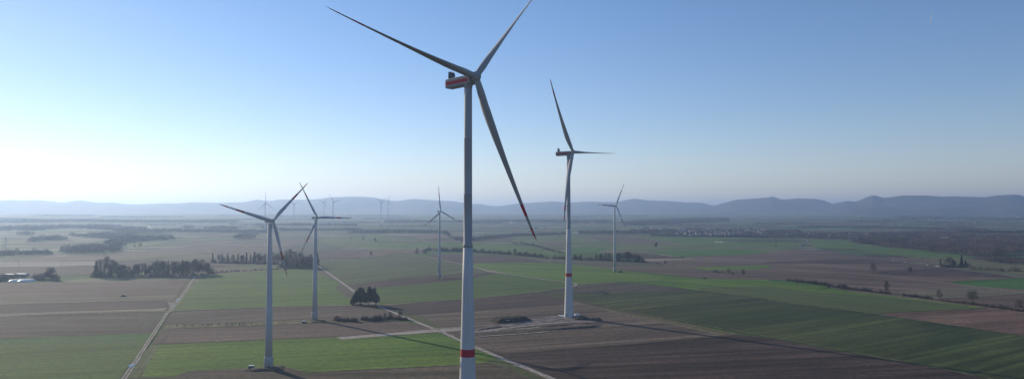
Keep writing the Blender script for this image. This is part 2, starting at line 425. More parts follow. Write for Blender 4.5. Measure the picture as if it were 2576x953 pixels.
    f('field', pts(('p', 2, 0), (100, 640), (610, 670), (1040, 685), (1330, 700), (1640, 738), (1200, 745), (800, 737), (390, 697)), ((.078, .078, .042), (.095, .092, .055)), None, 'olive strip before the central hedge', rows=.12)
    f('field', pts(('p', 2, 0), (790, 736), (1200, 745), (1640, 738), (1900, 775), (2200, 818), (2576, 862), ('p', 3, 0), (40, 880), ('p', 2, 0), (2000, 862), (1860, 852), (1300, 790), (1040, 765)), BRN, None, 'long brown strip below the hedgerow', rows=.25)
    f('field', pts(('p', 2, 0), (0, 699), (390, 698), (800, 738), (1040, 767), (1300, 792), (1860, 855), (1200, 885), (700, 915), (560, 893), (0, 815), ('p', 1, 0), (2190, 738), (2185, 705)), GRB, ((5152, 760), (5800, 800)), 'green field around the tower with the far plinth', rows=.14, tram=24, tramc=.7)
    f('field', pts(('p', 1, 0), (630, 680), (1050, 648), (1560, 625), (1700, 632), (1860, 668), (2060, 712), (2190, 742), (2350, 795), (1850, 825), (1500, 852), (950, 925), (840, 860), (640, 730)), OLV and ((.056, .082, .026), (.090, .112, .040)), ((2576+950, 925), (2576+1500, 850)), 'dull green field in the centre left', rows=.08, patch=120)
    f('field', pts(('p', 1, 0), (640, 740), (800, 840), (950, 940), ('p', 1, 1), (1010, 85), (960, 150), (870, 130), (800, 30), ('p', 1, 0), (850, 915), (760, 860), (600, 790)), GRS and ((.080, .068, .046), (.105, .092, .060)), None, rows=.1)
    f('field', pts(('p', 1, 0), (950, 928), (1480, 858), (1830, 838), (2350, 795), (2440, 800), (2190, 852), (2080, 870), (1500, 928), (1060, 967), (960, 960)), BRD, None, 'brown strip with the far pad', rows=.2)
    f('field', pts(('p', 1, 0), (960, 960), (1060, 967), (1500, 928), (2090, 870), (2200, 852), (2440, 803), (2576, 815), ('p', 2, 0), (560, 905), (640, 930), ('p', 2, 1), (560, 32), (240, 80), (0, 108), ('p', 1, 1), (2190, 145), (1800, 172), (1230, 207), (1240, 150), (1180, 60), (1010, 90)), GRN and ((.048, .102, .010), (.080, .132, .020)), ((2576+1230, 915+207), (2576+2190, 915+145)), 'green field right of the pine clump', rows=.08, tram=24, tramc=.8)
    f('field', pts(('p', 1, 1), (1240, 213), (2060, 160), (2190, 147), ('p', 2, 1), (0, 112), (235, 85), (620, 165), (540, 208), (0, 245), ('p', 1, 1), (2190, 272), (1550, 312), (1300, 240)), BRD, None, 'dark brown field right of the pine clump', rows=.15)
    f('field', pts(('p', 2, 1), (0, 245), (540, 208), (625, 167), (1050, 255), (1650, 380), (2310, 508), (1280, 600), (0, 700), ('p', 1, 1), (2290, 650), (2200, 610), (1830, 445), (1560, 345), (1540, 315), (2190, 272)), ((.108, .079, .057), (.150, .112, .081)), ((5152, 1615), (5152+1280, 1515)), 'brown field around the building site', rows=.3, rowp=5)
    f('field', pts(('p', 1, 1), (1500, 320), (1640, 312), (1760, 370), (1860, 440), (1790, 445), (1640, 385)), GRN and ((.070, .085, .022), (.098, .100, .035)), None, rows=.1)
    f('field', pts(('p', 2, 1), (640, 175), (1050, 255), (1650, 375), (2250, 495), (2100, 510), (1500, 385), (1000, 280)), ((.105, .098, .045), (.135, .110, .062)), None, rows=.2, wob=3)
    # dark green catch crop and the fields either side
    f('field', pts(('p', 2, 1), (250, 76), (680, 8), (960, -20), (1400, 0), (1560, 20), (2576, 155), ('p', 3, 1), (0, 165), (860, 275), (1100, 305), (1750, 400), (2576, 520), (3100, 600), (3100, 1180), (2240, 953), (1350, 780), (920, 700), (0, 530), ('p', 2, 1), (1650, 365), (1050, 250), (620, 152)),
      GRD, ((7728+1300, 915+690), (7728+2300, 915+500)), 'large dark green field on the right', rows=.26, tram=18, tramc=.72, patch=130, rowp=4.5, contrast=1.3)
    f('field', pts(('p', 2, 1), (640, 20), (960, -18), (1400, 2), (1800, 55), (1500, 70), (1100, 90), (700, 100), (300, 78)), ((.058, .052, .036), (.075, .064, .044)), None, rows=.2, wob=6)
    f('field', pts(('p', 2, 0), (1200, 886), (1860, 858), (2576, 870), ('p', 3, 0), (0, 882), (560, 932), ('p', 3, 1), (800, 75), (1300, 130), (2200, 240), (1500, 275), (1090, 302), (860, 272), (0, 158), ('p', 2, 1), (2576, 148), (1900, 65), (1450, 8)),
      GRB, ((7728+0, 915+20), (7728+900, 915+100)), 'bright green field under the hedgerow', rows=.16, tram=24, tramc=.7)
    f('field', pts(('p', 2, 0), (1860, 945), (2576, 935), ('p', 3, 0), (300, 975), ('p', 3, 1), (900, 110), (1500, 165), (2100, 236), (1090, 300), (860, 270), (0, 156), ('p', 2, 1), (2350, 130), (1900, 68)), GRN and ((.062, .092, .022), (.082, .108, .032)), ((7728+0, 915+20), (7728+900, 915+100)), None, rows=.1, wob=6)
    f('field', pts(('p', 3, 1), (1100, 302), (1500, 277), (2200, 242), (2576, 290), (3100, 360), (3100, 605), (2576, 520), (1750, 400)), RED, ((7728+1100, 915+302), (7728+2200, 915+242)), 'reddish brown stony field at the right edge', rows=.2, fine=.4, bump=.8)
    f('field', pts(('p', 2, 1), (-45, 702), (1280, 602), (2310, 510), (2576, 540), ('p', 3, 1), (460, 625), (920, 712), (1500, 810), (2240, 963), (3000, 1130), (2900, 1500), (0, 1500), ('p', 2, 1), (800, 1500), (440, 960), (0, 772), ('p', 1, 1), (2290, 655)),
      BRD, ((5152+200, 915+860), (7728+300, 915+740)), 'very dark ploughed field in the right foreground', rows=.36, fine=.4, bump=.9, patch=70, contrast=1.2, rowp=4)
    # ---- left
    f('field', pts(('p', 0, 0), (-500, 672), (0, 668), (1000, 618), (2000, 525), (2576, 488), ('p', 1, 0), (600, 470), (300, 560), (0, 605), ('p', 0, 0), (2150, 600), (960, 700), (-500, 697)), BRN, None, 'grey brown land below the white road', rows=.2, patch=150)
    f('field', pts(('p', 0, 0), (1150, 655), (2130, 598), (2150, 606), (1200, 682), (1160, 672)), GRS, None, rows=.3)
    f('field', pts(('p', 0, 0), (-500, 697), (0, 696), (950, 690), (960, 725), (600, 738), (-500, 742)), PAL and ((.23, .205, .17), (.30, .27, .22)), None, 'pale field on the far left', rows=.1)
    f('field', pts(('p', 0, 0), (-500, 743), (950, 735), (940, 820), (560, 832), (0, 850), (-500, 865)), BRD, None, 'dark field behind the white clamps', rows=.15)
    f('field', pts(('p', 0, 0), (1210, 543), (1300, 510), (1500, 490), (1720, 483), (1600, 512), (1450, 537), (1280, 554)), SAT and ((.11, .15, .05), (.13, .17, .06)), None, 'light green meadow between the woods', rows=.05)
    f('field', pts(('p', 0, 0), (740, 398), (900, 390), (1500, 390), (1700, 402), (1250, 428), (900, 442), (700, 432)), ((.11, .15, .05), (.13, .17, .06)), None, rows=.05)
    f('field', pts(('p', 0, 0), (610, 422), (700, 437), (950, 460), (1130, 462), (900, 495), (740, 485)), GRS and ((.16, .15, .09), (.19, .18, .11)), None, rows=.05)
    f('field', pts(('p', 0, 0), (350, 900), (560, 880), (1000, 850), (1950, 836), (1905, 870), (600, 897)), GRS and ((.13, .14, .065), (.17, .165, .09)), None, 'grass strip along the foot of the tree row', rows=.2)
    f('field', pts(('p', 0, 0), (-500, 906), (350, 902), (1200, 885), (1905, 871), ('p', 0, 1), (1860, 5), (1800, 107), (1180, 130), (0, 160), (-500, 172)), BRN, ((0, 1050), (1180, 1030)), 'brown field with the tractor', rows=.15, patch=120)
    f('field', pts(('p', 0, 1), (-500, 172), (0, 160), (1180, 130), (1800, 107), (1750, 160), (700, 185), (0, 205), (-500, 215)), ((.135, .125, .078), (.18, .16, .105)), None, 'dry grass strip below the tractor', rows=.3, rowp=4)
    f('field', pts(('p', 0, 1), (-500, 215), (0, 205), (700, 185), (1670, 160), (1710, 230), (1150, 262), (0, 300), (-500, 310)), BRD, None, 'dark brown strip beside the puddled track', rows=.2)
    f('field', pts(('p', 0, 1), (-500, 310), (0, 300), (1150, 262), (1680, 238), (1660, 268), (600, 300), (0, 322), (-500, 330)), TAN, None, 'pale strip along the cross path', rows=.2)
    f('field', pts(('p', 0, 1), (-500, 332), (0, 328), (600, 316), (1690, 278), (1560, 490), (700, 523), (0, 547), (-500, 560)), BRN and ((.056, .042, .032), (.105, .080, .060)), None, 'brown field left of the track', rows=.22)
    f('field', pts(('p', 0, 1), (1330, 440), (1440, 320), (1640, 282), (1690, 285), (1600, 420), (1500, 430)), GRS and ((.075, .074, .042), (.10, .09, .055)), None, rows=.2, wob=3)
    f('field', pts(('p', 0, 1), (-500, 560), (0, 547), (700, 523), (1535, 490), (1470, 568), (720, 600), (0, 626), (-500, 640)), SAT and ((.040, .110, .020), (.060, .135, .030)), None, 'bright green strip left of the track', rows=.08)
    f('field', pts(('p', 0, 1), (-500, 645), (0, 629), (720, 603), (1320, 576), (1470, 570), (1440, 650), (1300, 810), (1210, 953), (1000, 1350), (-500, 1350)), GRN and ((.050, .105, .014), (.080, .135, .024)), ((0, 1544), (1320, 1490)), 'large green field at the lower left corner', rows=.12, tram=21, tramc=.8)
    strip('path', pts(('p', 0, 1), (-500, 641), (0, 627), (720, 601), (1390, 571)), 1.6, M['bush'], 'dark furrow between the two left greens')
    f('field', pts(('p', 0, 1), (1720, 268), (1835, 105), ('p', 0, 0), (1990, 850), (2120, 822), (2300, 803), (2576, 783), ('p', 1, 0), (300, 766), (560, 760), (600, 790), (760, 862), (850, 918), ('p', 1, 1), (800, 30), (870, 105), (920, 135), (960, 150), (950, 213), (620, 213), (0, 235)),
      GRB and ((.052, .125, .012), (.110, .160, .030)), ((2576, 1150), (2576+620, 1128)), 'large green field before the tree row', rows=.1, tram=24, tramc=.82, patch=80)
    f('field', pts(('p', 0, 1), (1690, 285), (1740, 215), (1850, 70), ('p', 0, 0), (1960, 850), (2010, 850), ('p', 0, 1), (1900, 60), (1800, 200), (1750, 275)), GRS, None, rows=.3)
    f('field', pts(('p', 0, 1), (1735, 285), (2576, 242), ('p', 1, 1), (600, 218), (960, 215), (1240, 240), (1530, 340), (1400, 362), (560, 362), (0, 378), ('p', 0, 1), (2576, 387), (1680, 412), (1650, 400)), BRN and ((.064, .045, .034), (.120, .090, .066)), None, 'brown field in front of the second old tower', rows=.15)
    f('field', pts(('p', 0, 1), (1640, 450), (1680, 413), (2576, 388), ('p', 1, 1), (0, 379), (560, 364), (1400, 364), (1480, 372), (470, 396), (0, 412), ('p', 0, 1), (2576, 420)), GRS, None, 'grass strip with the row of saplings', rows=.2)
    f('field', pts(('p', 0, 1), (1560, 570), (1640, 452), (2576, 421), ('p', 1, 1), (0, 413), (470, 396), (1480, 373), (1800, 450), (1280, 494), (810, 532), (0, 560), ('p', 0, 1), (2576, 565), (1650, 605), (1530, 606)), RED and ((.098, .066, .050), (.130, .092, .070)), ((1650, 1500), (2576+810, 1440)), 'reddish brown field below the second old tower', rows=.2)
    f('field', pts(('p', 0, 1), (1560, 570), (1640, 470), (1720, 465), (1640, 600), (1530, 604)), BRN, None, rows=.2, wob=2)
    f('field', pts(('p', 0, 1), (1520, 608), (1650, 607), (2576, 567), ('p', 1, 1), (0, 562), (810, 534), (870, 558), (1400, 516), (1830, 487), (2040, 577), (2290, 652), (2440, 742), (2360, 790), (2040, 817), (900, 872), (490, 892), (300, 842), ('p', 0, 1), (2576, 842), (1900, 872), (1750, 932), (1290, 940), (1400, 760)),
      GRB, ((1650, 1522), (2576+810, 1449)), 'bright green field around the nearest old tower', rows=.1, tram=15, tramc=.72, patch=60)
    f('field', pts(('p', 0, 1), (1520, 612), (1620, 612), (1500, 780), (1420, 935), (1300, 935), (1400, 765)), ((.085, .105, .035), (.105, .12, .05)), ((1540, 1527), (1330, 1830)), None, rows=.3, wob=2)
    f('field', pts(('p', 1, 1), (808, 535), (1280, 497), (1800, 452), (2060, 430), (2060, 472), (1830, 486), (1400, 516), (870, 559)), PAL, None, 'pale stony strip left of the tallest tower', rows=.1, fine=.3)
    f('field', pts(('p', 0, 1), (1290, 942), (1750, 934), (1900, 874), (2576, 844), ('p', 1, 1), (300, 844), (490, 894), (900, 874), (2040, 819), (2360, 792), (2576, 830), ('p', 2, 1), (300, 953), (500, 1100), (700, 1400), ('p', 0, 1), (1000, 1400), (1180, 1050)), BRN and ((.062, .050, .030), (.120, .094, .062)), None, 'grey brown field along the lower edge', rows=.2, fine=.4, bump=.8, patch=40)
    f('field', pts(('p', 1, 1), (2300, 790), (2440, 744), (2576, 800), ('p', 2, 1), (150, 880), (330, 962), (250, 980), (60, 900), ('p', 1, 1), (2500, 830)), ((.062, .082, .024), (.085, .098, .036)), None, rows=.1, wob=2)
    # ---- tracks
    strip('dirt_track', pts(('p', 0, 1), (1130, 1130), (1245, 953), (1330, 830), (1440, 660), (1550, 495), (1690, 280), (1760, 212), (1850, 90), (1900, 20), ('p', 0, 0), (1950, 855), (1990, 800)), 4.0, M['vergeg'], 'grass verge of the left track', jitter=.1)
    for off in (-1.05, 1.05):
        Wp = [ground(*p) for p in pts(('p', 0, 1), (1130, 1130), (1245, 953), (1330, 830), (1440, 660), (1550, 495), (1690, 280), (1760, 212), (1850, 90), (1900, 20), ('p', 0, 0), (1950, 855), (1990, 800))]
        Wp = [w+np.array([off, 0]) for w in Wp]
        strip('wheel_track', Wp, 1.1, M['chalk'], 'pale wheel rut of the left track', jitter=.2, world=True, step=12)
    strip('path', pts(('p', 0, 1), (-500, 340), (0, 326), (600, 308), (1690, 271), (2576, 238), ('p', 1, 1), (440, 216), (620, 214), (960, 214)), 2.4, M['chalk'], 'thin pale path crossing the left track')
    strip('dirt_track', pts(('p', 1, 0), (615, 722), (640, 740), (800, 855), (940, 953), ('p', 1, 1), (1010, 95), (1120, 160), (1230, 222), (1300, 250), (1430, 303), (1540, 350), (1760, 440), (1900, 492), (2050, 570), (2200, 632), (2576, 790), ('p', 2, 1), (230, 880), (410, 955), (800, 1150)), 4.4, M['chalk'], 'pale farm track running past the tallest tower', step=14)
    strip('path', pts(('p', 1, 1), (1225, 212), (1800, 172), (2190, 145), ('p', 2, 1), (0, 109), (240, 80), (560, 33), (660, 12), (780, 2), ('p', 2, 0), (860, 905), (1200, 885), (1500, 872)), 3, M['track'], 'pale path along the edge of the central greens')
    strip('path', pts(('p', 1, 0), (1560, 625), (1700, 632), (1860, 668), (2060, 712), (2200, 742), (2350, 793), (2420, 802), (2576, 818), ('p', 2, 0), (300, 865), (560, 898), (650, 905), (700, 918), (640, 932), ('p', 2, 1), (560, 33)), 4, M['chalk'], 'pale path curving across the middle')
    strip('path', pts(('p', 2, 1), (240, 80), (620, 155), (1050, 250), (1650, 366), (2576, 530), ('p', 3, 1), (460, 605), (920, 700), (1500, 805), (2280, 958), (2800, 1070)), 2.2, M['verge'], 'grassy path along the dark green field')
    strip('path', pts(('p', 2, 0), (80, 637), (250, 665), (390, 695)), 4, M['track'])
    strip('path', pts(('p', 1, 0), (620, 606), (850, 568), (960, 540)), 5, M['track'])
    strip('path', pts(('p', 1, 0), (1010, 538), (1200, 488)), 4, M['verge'])
    strip('path', pts(('p', 1, 0), (240, 590), (420, 508)), 6, M['verge'])
    strip('path', pts(('p', 0, 0), (2440, 520), (2510, 562)), 10, M['verge'])
    strip('path', pts(('p', 0, 0), (1965, 537), (2060, 560), (2150, 598)), 7, M['verge'])
    strip('path', pts(('p', 2, 0), (840, 532), (1000, 555), (1300, 598), (1560, 630), (1720, 645), (1860, 664)), 5, M['track'], 'dusty path where the far tractor drives')
    strip('path', pts(('p', 2, 0), (1150, 430), (1400, 465), (1680, 512)), 6, M['track'])
    strip('path', pts(('p', 2, 0), (1560, 725), (1900, 768), (2200, 812), (2576, 858), ('p', 3, 0), (30, 868)), 4, M['verge'])
    strip('path', pts(('p', 1, 0), (1600, 440), (1690, 475)), 7, M['track'])
    strip('road', pts(('p', 0, 0), (-500, 678), (0, 660), (800, 628), (1080, 605), (1500, 578), (2000, 520), (2330, 490)), 6, M['chalk'], 'pale road across the left distance')
    strip('road', pts(('p', 0, 0), (1600, 492), (1750, 470), (2100, 432), (2576, 392), ('p', 1, 0), (300, 380)), 7, M['track'])
    strip('road', pts(('p', 0, 0), (1700, 492), (2050, 470), (2160, 462)), 7, M['track'])
    strip('road', pts(('p', 0, 0), (1490, 330), (1510, 350), (1560, 382)), 12, M['chalk'])
    strip('road', pts(('p', 3, 0), (290, 455), (350, 463), (400, 482), (395, 495), (350, 510), (310, 528), (330, 545), (450, 565), (850, 617), (1250, 680), (1700, 740), (2200, 802), (2576, 850), (2950, 893)), 6.5, M['asphalt'], 'country road with cars leading to the village')
    # building site near the second new tower
    drape('gravel_pad', [gp(1, 1, 2210, 452), gp(1, 1, 2350, 430), gp(1, 1, 2530, 395), gp(2, 1, 200, 352), gp(2, 1, 450, 318), gp(2, 1, 640, 330), gp(2, 1, 800, 352), gp(2, 1, 880, 385), gp(2, 1, 720, 395), gp(2, 1, 500, 398), gp(2, 1, 200, 425), gp(2, 1, 0, 440), gp(1, 1, 2400, 480), gp(1, 1, 2200, 490)], M['gravel'])['label'] = 'grey crane pad beside the second red banded tower'
    drape('dark_soil', [gp(1, 1, 1960, 490), gp(1, 1, 2400, 482), gp(2, 1, 0, 442), gp(2, 1, 200, 428), gp(2, 1, 520, 400), gp(2, 1, 760, 398), gp(2, 1, 900, 400), gp(2, 1, 880, 430), gp(2, 1, 700, 432), gp(2, 1, 300, 470), gp(2, 1, 0, 500), gp(1, 1, 2200, 532), gp(1, 1, 2050, 545)], M['earth'])
    strip('path', pts(('p', 1, 1), (1780, 455), (2050, 440), (2250, 425), (2400, 418)), 5, M['track'], jitter=.4)
    strip('path', pts(('p', 1, 1), (2200, 485), (2400, 455), (2576, 440), ('p', 2, 1), (0, 438), (300, 402), (560, 385)), 3.5, M['chalk'])
    strip('path', pts(('p', 1, 1), (2190, 538), (2450, 515), ('p', 2, 1), (0, 508), (370, 478)), 3.0, M['chalk'], 'narrow white strip in front of the building site')
    for P_ in ((('p', 2, 1), (40, 436), (200, 425), (420, 402), (560, 398), (620, 406), (420, 420), (180, 445)), (('p', 2, 1), (150, 470), (330, 452), (520, 440), (640, 430), (520, 455), (300, 466)), (('p', 1, 1), (2230, 500), (2400, 492), (2576, 478), ('p', 2, 1), (60, 470), (0, 492), ('p', 1, 1), (2400, 512))):
        drape('dark_soil', [ground(*p)+rng.normal(size=2)*.5 for p in pts(*P_)], M['earthd'])
    strip('path', pts(('p', 1, 1), (2300, 480), (2500, 458), ('p', 2, 1), (120, 452), (400, 418), (700, 408)), 2.4, M['chalk'], jitter=.5, step=6)
    # furrows and grass margins between fields
    for P_, w_, m_ in (((('p', 2, 1), (-40, 701), (640, 650), (1280, 603), (2310, 509)), 1.3, 'earthd'), ((('p', 3, 1), (1090, 302), (1300, 286), (2200, 242)), 1.4, 'earthd'),
        ((('p', 0, 1), (1640, 452), (2576, 421), ('p', 1, 1), (470, 397), (1480, 374)), 1.2, 'earthd'), ((('p', 0, 1), (1530, 606), (2576, 567), ('p', 1, 1), (810, 535)), 1.4, 'verge'),
        ((('p', 3, 1), (0, 162), (860, 274), (1100, 304), (1750, 400), (2576, 521), (2900, 575)), 2.0, 'verge'), ((('p', 2, 1), (1450, 10), (1900, 68), (2576, 153)), 1.5, 'earthd'),
        ((('p', 1, 1), (870, 559), (1400, 517), (1830, 487)), 1.5, 'verge'), ((('p', 1, 1), (300, 843), (490, 893), (900, 873), (2040, 818), (2360, 791)), 1.3, 'verge'),
        ((('p', 0, 1), (0, 548), (700, 524), (1535, 491)), 1.4, 'verge'), ((('p', 0, 1), (0, 206), (700, 186), (1660, 161)), 2.0, 'verge'), ((('p', 1, 0), (950, 925), (1480, 857), (1850, 838)), 2.0, 'verge'),
        ((('p', 1, 0), (630, 678), (1050, 646), (1560, 624)), 2.5, 'verge'), ((('p', 2, 0), (0, 699), (390, 698)), 2.5, 'verge'), ((('p', 2, 0), (1040, 766), (1300, 791), (1860, 855)), 2.0, 'verge'),
        ((('p', 3, 1), (1700, 142), (2130, 132), (2576, 97)), 2.0, 'earthd'), ((('p', 3, 0), (1840, 888), (2576, 851)), 3, 'verge'), ((('p', 2, 0), (1370, 592), (2150, 562)), 3, 'verge'),
        ((('p', 3, 0), (480, 556), (880, 559)), 3, 'verge'), ((('p', 3, 0), (0, 745), (600, 770), (1200, 815)), 3, 'verge'), ((('p', 3, 0), (300, 640), (900, 680), (1500, 740)), 3, 'verge'), ((('p', 3, 0), (1250, 625), (1750, 680)), 4, 'verge')):
        strip('field_margin', pts(*P_), w_, M[m_], jitter=.5, step=7)
    # puddles in the left track
    for (u, v, rx, ry) in ((1312, 823, 1.1, 3.2), (1334, 823, 1.1, 3.4), (1320, 840, .6, 2), (1780, 158, .9, 4), (1797, 156, .9, 5), (1775, 177, .8, 4), (1752, 220, .7, 4)):
        c = gp(0, 1, u, v)
        drape('puddle', [(c[0]+rx*math.cos(t)*(1+.2*math.sin(3*t)), c[1]+ry*math.sin(t)) for t in np.linspace(0, 2*math.pi, 15)[:-1]], M['puddle'], level=ORD[0]+3)
build_fields()

# ------------------------------------------------------------------ hills
from mathutils import noise as mn
def hills(name, prof, dist, depth, label, foot=93., seed=0, spur=.55, wav=900.):
    U = np.array([p[0] for p in prof], float); Vv = np.array([p[1] for p in prof], float)
    n = 260; m = 46
    us = np.linspace(U.min(), U.max(), n); vs = np.interp(us, U, Vv)
    ker = np.ones(3)/3; vs = np.convolve(np.pad(vs, 1, 'edge'), ker, 'valid')
    V = []; F = []
    for i in range(n):
        d = ray(us[i], vs[i]); dd = dist+350*math.sin(us[i]/700+seed)
        k = dd/math.hypot(d[0], d[1]); top = ZC+d[2]*k
        dx, dy = d[0]/math.hypot(d[0], d[1]), d[1]/math.hypot(d[0], d[1])
        for j in range(m):
            t = j/(m-1)*1.55-1.0       # -1 foot .. 0 ridge .. .55 behind
            s = dd+t*depth
            x, y = dx*s, dy*s
            nz = mn.fractal(Vector((x/wav+seed*7, y/wav*.55, seed)), 1.0, 2.1, 4)
            prof_ = float(smooth(1-abs(t)))
            e = prof_
            if t < 0:
                e = prof_*(1-spur*abs(t)*(.5-.9*nz)*2*(1-prof_*.3)) if t > -1 else 0
                e = min(max(e, 0), 1-.5*abs(t))
            z = foot-18+(top-foot+18)*e
            z += (mn.noise(Vector((x/60, y/60, 3.3)))*4-2)*(prof_ if t != 0 else .6)
            V.append((x, y, z))
        if i:
            for j in range(m-1):
                a = (i-1)*m+j; F.append((a, a+m, a+m+1, a+1))
    o = mesh(name, V, F, M['hill'], smooth_=True)
    return struct(o, label)
P0 = [(-900, 80), (-400, 60), (0, 75), (100, 65), (230, 72), (390, 66), (520, 80), (640, 95), (770, 68), (880, 75), (960, 95), (1140, 90), (1250, 105), (1340, 112), (1560, 103), (1680, 97), (1760, 104), (1930, 87), (2080, 92), (2200, 95), (2480, 88), (2576, 60)]
P1 = [(20, 58), (80, 75), (130, 78), (240, 60), (370, 65), (600, 60), (780, 38), (1000, 32), (1160, 38), (1320, 65), (1400, 80), (1500, 65), (1590, 52), (1700, 65), (1850, 72), (1990, 78), (2080, 95), (2180, 112), (2240, 103), (2350, 125), (2440, 130), (2576, 112)]
P2 = [(0, 105), (230, 93), (420, 80), (560, 95), (750, 82), (900, 85), (1060, 90), (1200, 52), (1280, 55), (1350, 72), (1580, 75), (1750, 92), (1900, 90), (2020, 122), (2200, 150), (2500, 185)]
A = P0+[(2576+u, v) for u, v in P1]+[(5152+u, v) for u, v in P2]
hills('hills', A, 14200, 3300, 'long pale wooded ridge across the left and centre', seed=1)
B = [(5152+u, v) for u, v in [(1350, 190), (1700, 165), (1900, 145), (2020, 128), (2100, 105), (2250, 65), (2450, 52), (2576, 40)]]+[(7728+u, v) for u, v in [(40, 30), (150, 62), (300, 50), (490, 55), (560, 70), (650, 105), (780, 150), (950, 188), (1100, 198)]]
hills('hills', B, 12600, 2600, 'round wooded hill right of centre', seed=2)
C_ = [(7728+u, v) for u, v in [(400, 130), (560, 112), (650, 105), (800, 75), (890, 82), (1000, 35), (1060, 15), (1160, 45), (1350, 22), (1600, 20), (1700, 32), (1900, 30), (2190, 38), (2300, 20), (2500, 10), (2576, 30), (2900, 30), (3500, 60)]]
hills('hills', C_, 12000, 2700, 'broad wooded ridge with a pointed summit at the right', seed=3)
D_ = [(7728+u, v) for u, v in [(700, 195), (900, 150), (1050, 120), (1200, 132), (1400, 168), (1600, 150), (1800, 130), (2000, 150), (2200, 165), (2400, 120), (2576, 110), (3300, 120)]]
hills('hills', D_, 10400, 1500, 'low wooded foothills under the right ridge', seed=4)

# ------------------------------------------------------------------ wind turbines
def blade_mesh(R, fwd, beta, band, chordk=1.0, wm='white'):
    """blade along +Z, leading edge +X, prebend along the rotor axis"""
    S = [0, .02, .05, .09, .13, .17, .21, .26, .32, .4, .5, .6, .7, .8, .88, .94, .975, .992, 1.0]
    for b0, b1 in band: S += [b0, b1]
    S = sorted(set(S))
    cs = [0, .05, .12, .2, .3, .5, .7, .9, .97, .992, 1]
    cc = [.034, .034, .044, .053, .049, .034, .0235, .0145, .0100, .006, .0018]
    ts = [0, .05, .12, .2, .35, .6, 1]; tk = [1, .97, .66, .42, .28, .2, .16]
    n = 18; V = []; F = []; mi = []
    L = math.sqrt(1-fwd*fwd)*R
    ax = (math.sin(beta), math.cos(beta))       # rotor axis in local X,Y
    for s in S:
        c = np.interp(s, cs, cc)*R*chordk if s > .1 else np.interp(s, cs, cc)*R*(1+(chordk-1)*s/.1)
        k = np.interp(s, ts, tk); tw = rad(13)*(1-s)**2*(1 if s > .05 else .8)
        off = R*fwd*(.35*s+.65*s*s)
        circ = float(smooth((s-.03)/.15))
        for j in range(n):
            t = 2*math.pi*j/n
            x = math.cos(t); y = math.sin(t)
            # airfoil: sharper trailing edge at -x
            yy = y*k*(1-.45*circ*max(0, -x))*(1 if circ < .01 else 1)
            xx = (x*.5+(-.15)*circ)*c
            yy = yy*.5*c
            X = xx*math.cos(tw)-yy*math.sin(tw); Y = xx*math.sin(tw)+yy*math.cos(tw)
            V.append((X+ax[0]*off, Y+ax[1]*off, s*L))
    for i in range(len(S)-1):
        mid = (S[i]+S[i+1])/2; r = any(b0 < mid < b1 for b0, b1 in band)
        for j in range(n):
            F.append((i*n+j, i*n+(j+1) % n, (i+1)*n+(j+1) % n, (i+1)*n+j)); mi.append(1 if r else 0)
    F.append(tuple(range((len(S)-1)*n, len(S)*n))); mi.append(1 if band else 0)
    F.append(tuple(range(n))[::-1]); mi.append(0)
    return mesh('blade', V, F, mats=[M[wm], M['red']], midx=mi, smooth_=True)

